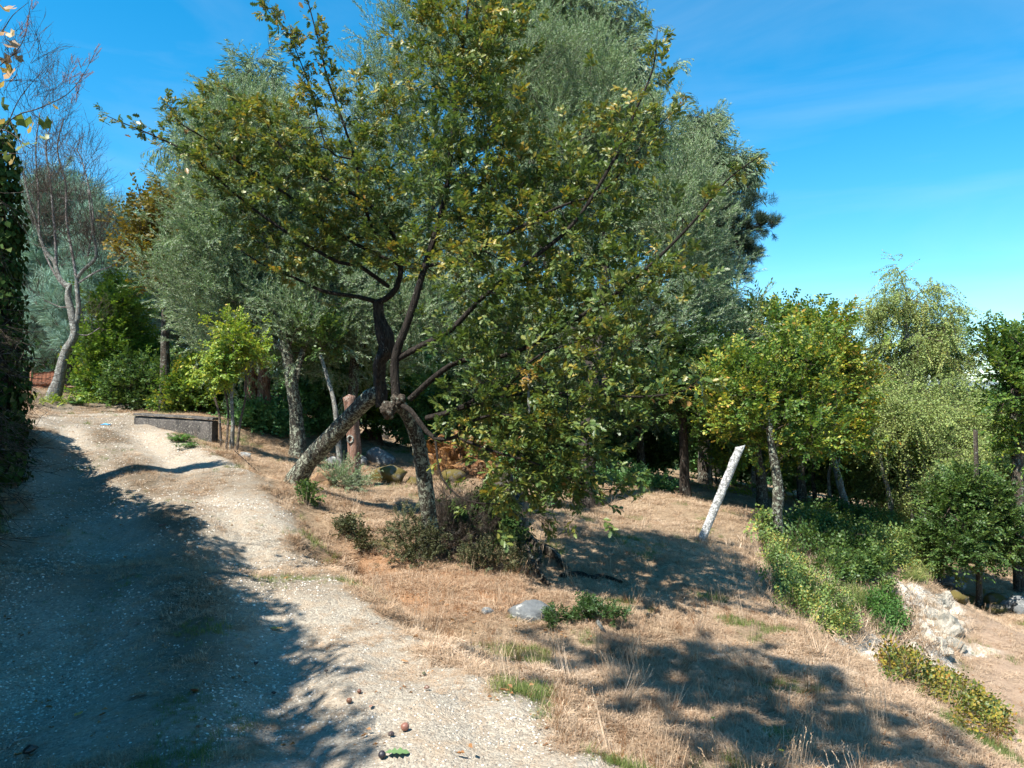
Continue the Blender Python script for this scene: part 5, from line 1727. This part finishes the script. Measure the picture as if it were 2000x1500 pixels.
shrub('dead_fern_clump', 'rusty dead bracken behind the front oak trunk', 'bracken', 880, 14.5, [(870, 890, 45, 16, 14.5, .5), (940, 905, 40, 14, 14.3, .5)], 60, 'fern', 'dead', None, .8, .3, tint=(.7, .4))
shrub('bush', 'dark thicket hanging under the low branches right of the old roots', 'bush', 1050, 12.5, [(1040, 915, 45, 30, 12.5, .5), (1090, 940, 35, 22, 12.3, .4)], 420, 'broad', 'broad_dark', None, .7, .2, tint=(.4, .4))
bramble_patch('ground_shrub', 'sparse dull green sprigs hanging over the path edge left of the front oak', 'shrub', [(682, 1048, 28, 10), (712, 1075, 18, 9)], 90, 'broad', 'scrub', None, .4, .12, (.4, .4), 3)
shrub('weed', 'leafy green weed among dry stems below the leaning trunk', 'weed', 597, 9.6, [(600, 970, 15, 16, 9.6, .1)], 40, 'broad', 'broad', None, .55, .06)
shrub('ground_shrub', 'dark green low shrub growing beside the grey boulder', 'shrub', 1130, 6.3, [(1105, 1204, 38, 8, 6.35, .16), (1150, 1192, 30, 16, 6.4, .14), (1200, 1200, 26, 9, 6.3, .1), (1090, 1215, 25, 9, 6.2, .1)], 260, 'broad', 'broad', None, .27, .05, tint=(.0, .15))
shrub('ground_shrub', 'trailing dark growth under the shaded terrace edge at mid right', 'shrub', 1220, 16.5, [(1220, 945, 60, 18, 16.5, .5), (1290, 960, 50, 15, 16.3, .4)], 260, 'broad', 'broad_dark', None, .9, .2)
shrub('grass_bush', 'pale grey-green tuft at the foot of the cut-back trunk', 'weed', 690, 11.4, [(680, 945, 38, 14, 11.4, .3)], 70, 'olive', 'olive', None, .7, .15)
fp = gpt(355, 862)
for (px, py, sc, lab) in [(352, 855, .55, 'bright green fern at the foot of the concrete wall'), (150, 782, .6, 'green fern beneath the bare tree'), (376, 866, .32, 'small fern right of the bright one')]:
    g = gpt(px, py + 8)
    rt = empty('fern', g, lab, 'fern')
    K = 5
    scatter('fronds', g + rng.normal(size=(K, 3)) * np.array((.08, .08, 0)), up_rot(K, .15), np.full(K, sc * 1.1), rng.random(K), 'fern', 'fern', 'twig', rt)
yl = [gpt(px, 790) for px in (80, 95, 110, 122, 170, 215)]
K = 70
pts = np.array([yl[int(rng.integers(len(yl)))] + rng.normal(size=3) * np.array((.35, .2, .02)) + (0, 0, .05) for k in range(K)])
scatter('ground_cover', pts, dir_rot(rng.normal(size=(K, 3)) + np.array((0, 0, .6))), rng.uniform(.4, .7, K), rng.uniform(.2, .8, K), 'broad', 'yellow')

# ------------------------------------------------------------------ stone things
def stone_mat(name, a, b_, patch_, amt, sc=18):
    m, nt, b, out = mat_new(name)
    pos = coords(nt)
    n1 = noise(nt, pos, sc, 6, .7, .3)
    n2 = noise(nt, pos, sc * .4, 5, .65, .6)
    c = mix(nt, n1, a, b_)
    c = mix(nt, ramp(nt, n2, [(.6 - amt * .3, (0, 0, 0)), (.66 - amt * .3, (1, 1, 1))]), c, patch_)
    nt.links.new(c, b.inputs['Base Color'])
    b.inputs['Roughness'].default_value = .93
    b.inputs['Specular IOR Level'].default_value = .2
    bump(nt, b, math_n(nt, 'ADD', n1, n2), .8, .03)
    return m


M['rock_grey'] = stone_mat('rock_grey', (.07, .075, .08), (.22, .23, .23), (.36, .36, .33), .2)
M['rock_moss'] = stone_mat('rock_moss', (.06, .05, .04), (.19, .17, .12), (.11, .085, .025), .55, 14)
M['rock_white'] = stone_mat('rock_white', (.22, .18, .13), (.58, .54, .46), (.16, .13, .10), .4, 16)
M['rock_pale'] = stone_mat('rock_pale', (.17, .15, .12), (.52, .47, .39), (.2, .19, .16), .4, 16)
M['soil'] = stone_mat('soil_clod', (.05, .03, .02), (.2, .12, .07), (.28, .18, .1), .2)
M['concrete'] = None


def rock(name, px, py, w, h, lab, mat, seed, group=None, cat='rock', depth=None, dz=0.0, dfac=.8, sub=3, rough=.3):
    g = gpt(px, py + h * .35)
    k = g[1] / F
    o = new_ob(name, rock_mesh(seed, sub, rough), M[mat], None, loc=(g[0], g[1] + w * k * .2, g[2] + h * k * .22 + dz))
    o.scale = (w * k / 1.4, w * k * dfac / 1.4, h * k / .9)
    o.rotation_euler = (0, 0, rng.uniform(-.4, .4))
    tag(o, lab, cat, group)
    return o


rock('boulder', 1040, 1198, 66, 36, 'smooth blue-grey boulder sitting in the dry grass', 'rock_grey', 3)
rock('mossy_rock', 760, 932, 54, 34, 'yellow-mossed rock behind the front oak, the larger one', 'rock_moss', 5)
rock('mossy_rock', 805, 942, 26, 20, 'small mossy rock just right of the larger mossy rock', 'rock_moss', 6)
rock('mossy_rock', 880, 932, 40, 26, 'mossy rock in shade right of the front oak trunk', 'rock_moss', 8)
rock('rock', 648, 900, 26, 16, 'small grey rock at the back of the field behind the leaning trunk', 'rock_grey', 11)
rock('rock', 706, 902, 18, 18, 'pale upright stone right of the cut-back trunk', 'rock_grey', 12)
rock('rock', 742, 893, 46, 34, 'large pale rock at the edge of the dark undergrowth', 'rock_grey', 13)
rock('rock', 478, 890, 18, 12, 'small pale stone at the base of the slender stems', 'rock_grey', 14)
rock('dirt_clod', 628, 938, 38, 26, 'dark upturned clump of soil and roots beside the leaning trunk', 'soil', 15, cat='soil clump')
rock('rock', 745, 845, 22, 30, 'pale tall rock in the dark behind the front oak', 'rock_white', 16)
rock('rock', 1404, 1283, 22, 7, 'flat white stone lying in the grass right of the shade', 'rock_white', 18)
rock('rock', 950, 1195, 20, 10, 'small grey stone left of the boulder', 'rock_grey', 19)
rock('dung_pile', 1495, 1307, 18, 10, 'dark brown dung beside the white stone', 'soil', 20, cat='dung')
rock('dung_pile', 1458, 1298, 26, 8, 'flat scattered dung left of the darker dung', 'soil', 21, cat='dung')
# loose stone wall at the lower terrace
SG = 'mossy stones of the tumbled wall on the lower terrace'
for i, (px, py, w, h, lab, mt) in enumerate([
    (1862, 1142, 36, 18, 'grey stone on top at the left end of the tumbled wall', 'rock_grey'), (1870, 1168, 34, 20, 'brown mossy stone at the left end of the tumbled wall', 'rock_moss'),
    (1893, 1172, 22, 20, 'narrow mossy stone left of the little trunk', 'rock_moss'), (1930, 1168, 34, 22, 'squarish mossy stone right of the little trunk', 'rock_moss'),
    (1958, 1178, 36, 24, 'broad mossy stone in the middle right of the tumbled wall', 'rock_moss'), (1985, 1182, 36, 26, 'grey-white stone at the right end of the tumbled wall', 'rock_grey'),
    (1945, 1190, 40, 14, 'low mossy stone in front of the tumbled wall', 'rock_moss'), (2015, 1190, 40, 26, 'grey stone cut by the right picture edge', 'rock_grey')]):
    rock('wall_stone', px, py, w, h, lab, mt, 30 + i, SG, 'stone')
# white outcrop on the bank
g = gpt(1840, 1275)
ro = empty('rock_outcrop', g, 'pale crumbling rock face ending the bank above the lower terrace', 'rock outcrop')
for i, (px, py, w, h, mt, dz) in enumerate([(1852, 1228, 46, 66, 'rock_pale', -.1), (1828, 1205, 46, 60, 'rock_pale', -.14), (1812, 1245, 44, 56, 'rock_white', -.12), (1800, 1200, 40, 40, 'rock_white', -.14),
                                            (1845, 1180, 44, 40, 'rock_pale', -.1), (1835, 1262, 50, 36, 'rock_pale', -.1), (1790, 1270, 34, 24, 'rock_white', -.08), (1864, 1262, 28, 30, 'rock_pale', -.06)]):
    g2 = gpt(px, py)
    k = g2[1] / F
    o = new_ob('rock', rock_mesh(80 + i, 4, .42, 1.0, 16), M[mt], ro, loc=Vector(g2) - Vector(ro.location) + Vector((0, .05, dz + .04)))
    o.scale = (w * k * .7, w * k * .55, h * k * .6)
    o.data.polygons.foreach_set('use_smooth', np.zeros(len(o.data.polygons), dtype=bool))
    o.rotation_euler = (rng.uniform(-.3, .3), rng.uniform(-.3, .3), rng.uniform(0, 3))

# granite post
pb = gpt(1370, 1056)
pt = P(1446, 872, pb[1] - .15)
m, nt, b, out = mat_new('granite')
pos = coords(nt)
v1 = noise(nt, pos, 75, 4, .8)
v2 = noise(nt, pos, 26, 5, .7, .8)
v3 = noise(nt, pos, 9, 4, .6)
c = mix(nt, ramp(nt, v1, [(.4, (0, 0, 0)), (.58, (1, 1, 1))]), (.15, .145, .14), (.78, .77, .74))
c = mix(nt, ramp(nt, v2, [(.46, (0, 0, 0)), (.56, (.85, .85, .85))]), c, (.14, .14, .13))
c = mix(nt, ramp(nt, v3, [(.55, (0, 0, 0)), (.7, (.6, .6, .6))]), c, (.52, .52, .46))
nt.links.new(c, b.inputs['Base Color'])
b.inputs['Roughness'].default_value = .9
bump(nt, b, math_n(nt, 'ADD', v1, v2), .9, .012)
ax = pt - pb
L = np.linalg.norm(ax)
ax /= L
side = np.cross(np.array((0, 1., 0)), ax)
side /= np.linalg.norm(side)
fr = np.cross(ax, side)
ca, sa = math.cos(R(26)), -math.sin(R(26))
s_r, f_r = side * ca + fr * sa, fr * ca - side * sa
mb = MB()
V, f4 = [], []
ks = np.linspace(-.35, L, 26)
for i, h in enumerate(ks):
    w = .056 - .003 * (h / L)
    for j in range(12):
        a = j / 12 * 2 * math.pi + math.pi / 4
        sx, sy = math.cos(a), math.sin(a)
        m_ = max(abs(sx), abs(sy))
        e = 1.0
        q = pb + ax * h + s_r * (sx / m_ * w * e) + f_r * (sy / m_ * w * .8 * e)
        q = q + (s_r * rng.normal() + f_r * rng.normal()) * .0035
        if i == len(ks) - 1: q = q + ax * (.05 * sx)
        V.append(q)
for i in range(len(ks) - 1):
    for j in range(12):
        j2 = (j + 1) % 12
        f4.append((i * 12 + j, i * 12 + j2, i * 12 + 12 + j2, i * 12 + 12 + j))
k = (len(ks) - 1) * 12
V.append(np.mean(V[-12:], axis=0))
f3 = [(k + j, k + (j + 1) % 12, k + 12) for j in range(12)]
mb.add(V, f3, f4)
o = mb.build('granite_post', m, None, smooth_=False)
tag(o, 'speckled granite post leaning steeply to the right in the field', 'post')

K = 26
a_ = rng.uniform(0, 6.283, K)
xy = pb[:2] + np.c_[np.cos(a_), np.sin(a_)] * rng.uniform(.05, .2, K)[:, None]
scatter('post_base_grass', np.c_[xy, zg(xy[:, 0], xy[:, 1])], up_rot(K, .3), rng.uniform(.9, 1.7, K), rng.random(K), 'dry', 'dry')
# small wooden stake by the low shrub
a, b_ = gpt(1182, 1238), None
mb = MB()
d = np.array((-.055, .02, .085))
mb.box(a + d * .4, (.014, .02, .075), np.array([(.84, 0, -.54), (0, 1, 0), (.54, 0, .84)]))
o = mb.build('stake', M['bark_pale'], None, False)
tag(o, 'short weathered grey stake tilted left beside the low shrub', 'stake')

# concrete wall
cy = gpt(345, 862)[1] + .35
wl, wr = P(262, 812, cy + 1.3), P(414, 822, cy + .1)
m, nt, b, out = mat_new('old_concrete')
pos = coords(nt)
mp = node(nt, 'ShaderNodeMapping')
mp.inputs['Scale'].default_value = (1, 1, .6)
nt.links.new(pos, mp.inputs['Vector'])
n1 = noise(nt, mp.outputs[0], 4.5, 6, .7, .5)
n2 = noise(nt, pos, 30, 4, .6)
c = mix(nt, ramp(nt, n1, [(.35, (0, 0, 0)), (.65, (1, 1, 1))]), (.022, .02, .018), (.10, .088, .078))
c = mix(nt, ramp(nt, n2, [(.55, (0, 0, 0)), (.68, (.6, .6, .6))]), c, (.28, .26, .21))
nt.links.new(c, b.inputs['Base Color'])
b.inputs['Roughness'].default_value = .95
bump(nt, b, n2, .7, .03)
cw_root = empty('concrete_wall', (wr[0], wr[1], wr[2] - .9), 'low dark stained concrete wall beside the track crest', 'wall')
mb = MB()
nseg = 16
th = np.array((.0, .28, 0))
V, f4 = [], []
for i in range(nseg + 1):
    t = i / nseg
    p = wl + (wr - wl) * t
    j = (rng.random(4) - .5) * .02
    V += [p + (0, 0, -1.3 + 0), p + (0, 0, -.06 + j[0]), p + (0, .02, j[1]), p + th + (0, 0, j[2]), p + th + (0, 0, -1.3)]
for i in range(nseg):
    for j in range(4):
        f4.append((i * 5 + j, i * 5 + 5 + j, i * 5 + 6 + j, i * 5 + 1 + j))
f4.append(tuple(nseg * 5 + k for k in (0, 1, 2, 4)))
mb.add(V, [(nseg * 5 + 2, nseg * 5 + 3, nseg * 5 + 4), (0, 2, 1), (0, 4, 2)], f4)
mb.build('wall_body', m, cw_root, False)
mb = MB()
V, f4 = [], []
for i in range(nseg + 1):
    t = i / nseg
    p = wl + (wr + (.03, 0, 0) - wl) * t
    z_ = (rng.random() - .5) * .012
    V += [p + (0, -.03, .012 + z_), p + (0, -.03, .05 + z_), p + (0, .31, .055 + z_), p + (0, .31, .012 + z_)]
for i in range(nseg):
    for j in range(3): f4.append((i * 4 + j, i * 4 + 4 + j, i * 4 + 5 + j, i * 4 + 1 + j))
f4.append(tuple(nseg * 4 + k for k in range(4)))
mb.add(V, None, f4)
mb.build('coping', m, cw_root, False)

# rusty things at the crest
m, nt, b, out = mat_new('rust')
pos = coords(nt)
nt.links.new(mix(nt, noise(nt, pos, 9, 5, .7), (.10, .035, .02), (.34, .13, .06)), b.inputs['Base Color'])
b.inputs['Roughness'].default_value = .85
M['rust'] = m
gy_ = BY - .6
rt = empty('rusty_gate', P(46, 792, gy_), 'narrow rusty metal gate frame standing against the ivy at the track crest', 'gate')
for px in (34, 60):
    mb = MB()
    mb.tube([P(px, 790, gy_), P(px, 716 if px == 60 else 728, gy_)], [.018, .018], 6)
    mb.build('post', m, rt)
for py in (732, 743, 756, 770, 782):
    mb = MB()
    mb.tube([P(34, py, gy_), P(60, py, gy_)], [.01, .01], 5)
    mb.build('bar', m, rt)
mb = MB()
q = P(60, 716, gy_)
mb.box(q, (.035, .035, .02))
mb.build('cap', m, rt, False)


def sheet(name, corners, mat, lab, cat, thick=.02, wav=.02):
    A, B_, C_, D_ = [np.array(v) for v in corners]   # lower left, lower right, upper right, upper left
    nrm = np.cross(B_ - A, D_ - A)
    nrm /= np.linalg.norm(nrm)
    V, f4 = [], []
    n, m_ = 18, 6
    for side_ in (0, 1):
        for j in range(m_ + 1):
            for i in range(n + 1):
                s, t = i / n, j / m_
                p = (A * (1 - s) + B_ * s) * (1 - t) + (D_ * (1 - s) + C_ * s) * t
                V.append(p + nrm * (wav * math.sin(i * 2.2) + side_ * thick))
    W = (n + 1) * (m_ + 1)
    for side_ in (0, 1):
        for j in range(m_):
            for i in range(n):
                a = side_ * W + j * (n + 1) + i
                f4.append((a, a + 1, a + n + 2, a + n + 1))
    for i in range(n):
        f4.append((i, i + 1, W + i + 1, W + i))
        a = m_ * (n + 1) + i
        f4.append((a, a + 1, W + a + 1, W + a))
    for j in range(m_):
        for a in (j * (n + 1), j * (n + 1) + n):
            f4.append((a, a + n + 1, W + a + n + 1, W + a))
    mb = MB()
    mb.add(V, None, f4)
    o = mb.build(name, mat, None, False)
    return tag(o, lab, cat)


sy = BY + 1.6
sheet('rusty_sheet', (P(62, 752, sy), P(112, 752, sy), P(112, 724, sy), P(66, 729, sy)), m, 'rust-red metal sheet behind the bare tree trunk, upper one', 'metal sheet')
sheet('rusty_sheet', (P(64, 772, sy + .15), P(132, 770, sy + .15), P(132, 752, sy + .15), P(64, 752, sy + .15)), m, 'darker rusty sheet below the rust-red one, ragged at the bottom', 'metal sheet')
sheet('dark_board', (P(108, 790, sy - .3), P(150, 790, sy - .3), P(153, 756, sy - .3), P(112, 756, sy - .3)), M['bark_dark'], 'dark board propped in the shade right of the bare trunk', 'board', wav=.0)
for i, (px, w, h) in enumerate([(70, 16, 28), (84, 14, 24)]):
    g = P(px, 775, sy - .2)
    o = new_ob('marble_slab', rock_mesh(60 + i, 2, .1, 1), M['rock_grey'], None, loc=g)
    o.scale = (w * sy / F / 2, .06, h * sy / F / 2)
    tag(o, ['pale pointed stone slab under the rusty sheet, left one', 'pale pointed stone slab under the rusty sheet, right one'][i], 'stone slab')
sheet('rusty_roof_sheet', (P(690, 868, 18.6), P(750, 872, 18.2), P(745, 842, 19.0), P(712, 840, 19.2)), m, 'dark red rusted sheet lying in the shade behind the front oak', 'metal sheet', wav=.03)

# fallen old roots below the ivy clump
root_lines = [[(975, 975, 9.4), (985, 1010, 9.0), (1010, 1040, 8.5), (1045, 1080, 8.0), (1060, 1115, 7.7)], [(1010, 985, 9.5), (1005, 1030, 9.0), (1030, 1060, 8.5), (1075, 1085, 8.2), (1110, 1120, 7.8)],
              [(950, 1010, 9.2), (985, 1050, 8.5), (1020, 1075, 8.1), (1040, 1110, 7.7), (1070, 1150, 7.25)]]
labs = ['weathered old root running down from the ivy clump, leftmost', 'weathered grey root running down from the ivy clump to the right', 'twisted weathered root lying between the other two roots']
for ln, lb in zip(root_lines, labs):
    q = np.array([gpt(a, b_, .05) for a, b_, c in ln])
    q[0][2] += .25
    mb = MB()
    mb.tube(q, [.10, .085, .07, .05, .02], 12, .8, step=.05, seed=int(rng.integers(40)))
    o = mb.build('tree_root', M['bark'], None)
    tag(o, lb, 'root', 'weathered roots below the ivy clump')
q = np.array([gpt(a, b_, .015) for a, b_ in [(1095, 1128), (1130, 1124), (1155, 1132), (1175, 1128), (1215, 1140)]])
mb = MB()
mb.tube(q, [.02, .028, .024, .022, .012], 8, .4, step=.04)
tag(mb.build('tree_root', M['bark_dark'], None), 'thin dark root creeping over the dry grass', 'root')
# dead stump in the ivy
q0 = gpt(985, 1035)
mb = MB()
mb.tube([q0 - (0, 0, .2), q0 + (.02, 0, .2), q0 + (.05, .05, .5), q0 + (.0, .1, .75)], [.14, .11, .08, .05], 12, .5, step=.05)
tag(mb.build('tree_stump', M['bark'], None), 'gnarled dead stump half buried in the dark ivy clump', 'stump')
# hanging dead branch with brown leaves
hb_ = P(1035, 735, 7.0)
rt = empty('dead_branch', hb_, 'short dead branch hanging down with a tuft of brown leaves', 'branch')
mb = MB()
mb.tube([P(1032, 730, 7.0), P(1032, 770, 7.0), P(1034, 808, 7.0)], [.008, .012, .011], 6, .2, step=.03)
mb.build('stick', M['bark_pale'], rt)
K = 8
scatter('dead_leaves', P(1036, 728, 7.0) + rng.normal(size=(K, 3)) * .04, dir_rot(rng.normal(size=(K, 3))), np.full(K, .55), rng.uniform(.85, 1, K), 'oak', 'brownoak', 'twig', rt)
# thin stick at the path edge
mb = MB()
mb.tube([gpt(458, 893, .1), gpt(500, 925, .05)], [.007, .006], 5)
tag(mb.build('stick', M['twig_dark'], None), 'thin dark stick slanting across the grass at the path edge', 'stick')

# fallen leaves, fruit and cones on the path
def flat_leaf(name, px, py, L, col, lab, shape='lens', rz=None, wid=.45):
    g = gpt(px, py, .012)
    mb = MB()
    if shape == 'lens':
        n = 9
        V = []
        for i in range(n):
            t = i / (n - 1)
            w = math.sin(t * math.pi) ** .7 * wid * .5
            V += [(t - .5, w, .08 * abs(math.sin(t * 5)) + .05), (t - .5, 0, .02 + .05 * t), (t - .5, -w, .08 * t + .05)]
        f = []
        for i in range(n - 1):
            for j in (0, 1): f.append((i * 3 + j, i * 3 + 3 + j, i * 3 + 4 + j, i * 3 + 1 + j))
        mb.add(V, None, f)
    else:
        add_leaf(mb, np.array((-.5, 0, .08)), np.array((1., 0, 0)), np.array((0, .15, 1.)), 1.0, .8, shape)
    mm, nt, b, out = mat_new(name + '_surface')
    nt.links.new(mix(nt, noise(nt, coords(nt), 60, 4), col, tuple(v * .6 for v in col)), b.inputs['Base Color'])
    b.inputs['Roughness'].default_value = .55
    me = mesh_np(name, np.vstack(mb.v), [np.vstack(x_) for x_ in (mb.f3, mb.f4) if x_])
    o = new_ob(name, me, mm, None, loc=g)
    o.scale = (L,) * 3
    o.rotation_euler = (rng.normal() * .15, rng.normal() * .15, rng.uniform(0, 6.28) if rz is None else rz)
    tag(o, lab, 'leaf', 'fallen leaves on the path')


for a in [(540, 1232, .085, (.5, .32, .08), 'yellow leaf lying in the shade near the sunlit edge of the path', 'lens', .0), (268, 1364, .10, (.26, .12, .05), 'curled brown leaf in the lower left shade', 'oak', .5),
          (378, 1356, .08, (.24, .10, .05), 'reddish brown leaf right of the curled one', 'oak', 1.5), (153, 1402, .06, (.45, .25, .06), 'small orange leaf low on the left of the path', 'lens', 1.4),
          (357, 1288, .055, (.3, .14, .08), 'brown leaf above the reddish brown leaf', 'lens', .3), (775, 1478, .115, (.14, .24, .09), 'large green leaf at the bottom edge on the gravel', 'oak', .1),
          (317, 1029, .07, (.5, .06, .07), 'tiny red leaf on the overgrown strip of the path', 'lens', .2), (388, 1220, .05, (.32, .17, .1), 'pinkish brown leaf in the middle of the shade', 'lens', 1.2),
          (268, 1222, .05, (.3, .16, .1), 'pinkish leaf left of the middle of the shade', 'lens', .1), (182, 1264, .05, (.28, .14, .08), 'dull brown leaf on the left of the shade', 'lens', .9),
          (790, 1296, .05, (.4, .22, .1), 'dry leaf on the bright gravel', 'lens', .1), (725, 1386, .045, (.4, .18, .12), 'small red-brown leaf at the shade edge', 'oak', 1.4),
          (1110, 1305, .06, (.4, .2, .08), 'curled orange-brown leaf in the dry grass', 'oak', .4)]:
    flat_leaf('fallen_leaf', *a[:5], shape=a[5], rz=a[6])


def fruit(name, px, py, rad, col, lab, cat, seed):
    g = gpt(px, py, rad * .75)
    mm, nt, b, out = mat_new(name + '_skin')
    nt.links.new(mix(nt, noise(nt, coords(nt), 50, 4), col, tuple(v * .45 for v in col)), b.inputs['Base Color'])
    b.inputs['Roughness'].default_value = .5
    me = rock_mesh(seed, 3, .1 if cat == 'fruit' else .5, .95 if cat == 'fruit' else .6, 0 if cat == 'fruit' else 9)
    o = new_ob(name, me, mm, None, loc=g)
    o.scale = (rad * .66,) * 3
    tag(o, lab, cat, 'fallen fruit and clods on the path')


for i, a in enumerate([(791, 1431, .030, (.30, .13, .09), 'round red-brown fruit on the bright gravel', 'fruit'), (764, 1442, .024, (.08, .055, .05), 'dark clod just left of the red-brown fruit', 'clod'),
                       (746, 1484, .026, (.025, .022, .03), 'black round fruit beside the green leaf', 'fruit'), (682, 1377, .022, (.26, .12, .07), 'orange-brown fruit half in the shade', 'fruit'),
                       (702, 1355, .018, (.16, .07, .045), 'small brown fruit at the shade edge', 'fruit'), (833, 1349, .024, (.17, .085, .055), 'rough brown clod on the sunlit gravel', 'clod'),
                       (637, 1315, .018, (.07, .05, .04), 'small dark clod in the shade right of the yellow leaf', 'clod'), (500, 1303, .024, (.04, .03, .028), 'black clod in the middle of the shaded gravel', 'clod'),
                       (535, 1358, .02, (.05, .04, .035), 'dark clod below the black clod', 'clod'), (60, 1480, .045, (.045, .035, .028), 'largest dark clod in the bottom left corner', 'clod'),
                       (828, 1320, .02, (.1, .1, .05), 'greenish dark sprig on the bright gravel', 'clod')]):
    fruit(('fallen_fruit' if a[5] == 'fruit' else 'soil_clod'), a[0], a[1], a[2], a[3], a[4], a[5], 70 + i)
# forked twig bottom left
mb = MB()
g = gpt(15, 1470, .02)
mb.tube([g, g + (-.0, .06, .02), g + (-.01, .12, .03)], [.006, .005, .003], 5)
mb.tube([g + (0, .04, .01), g + (.05, .09, .02)], [.005, .003], 5)
tag(mb.build('twig', M['bark_pale'], None), 'pale forked twig on the ground in the bottom left corner', 'twig')
# blue scrap of cord
mm, nt, b, out = mat_new('blue_plastic')
nt.links.new(mix(nt, noise(nt, coords(nt), 60, 2), (.05, .25, .5), (.1, .4, .65)), b.inputs['Base Color'])
mb = MB()
g = gpt(206, 832, .03)
mb.tube([g + (-.14, .06, -.02), g + (-.07, .02, -.01), g + (0, 0, .0), g + (.06, -.03, -.01), g + (.08, .02, -.01), g + (.04, .05, .0)], [.006, .007, .012, .012, .008, .006], 6, .4, step=.02)
tag(mb.build('blue_cord', mm, None), 'crumpled piece of bright blue cord on the track near the crest', 'cord')
# heap of yellow leaves behind the granite post
K = 260
c0 = at(1458, 21.5)
xy = rng.normal(size=(K, 2)) * np.array((.75, .35)) + c0[:2] + (.15, 0)
scatter('leaf_heap', np.c_[xy, zg(xy[:, 0], xy[:, 1]) + rng.random(K) * .14], dir_rot(rng.normal(size=(K, 3))), rng.uniform(.7, 1.3, K), rng.uniform(.55, 1, K), 'litter', 'yellow')
# small yellow flowers in the foreground grass
mm, nt, b, out = mat_new('flower_petal')
b.inputs['Base Color'].default_value = (.8, .55, .03, 1)
for i, (px, py) in enumerate([(1393, 1405), (1527, 1472)]):
    g = gpt(px, py + 30)
    rt = empty('yellow_flower', g, ['small yellow flower in the foreground grass, left one', 'small yellow flower in the foreground grass, right one'][i], 'flower', 'small yellow flowers')
    mb = MB()
    mb.tube([g, g + (.01, 0, .05), g + (0, 0, .09)], [.002, .0018, .0015], 4)
    mb.build('stem', M['grass'], rt)
    for k in range(7):
        a = k / 7 * 6.283
        mb = MB()
        add_leaf(mb, g + (0, 0, .09), np.array((math.cos(a), math.sin(a), .35)), np.array((0, 0, 1.)), .016, .008, 'blade')
        mb.build('petal', mm, rt)
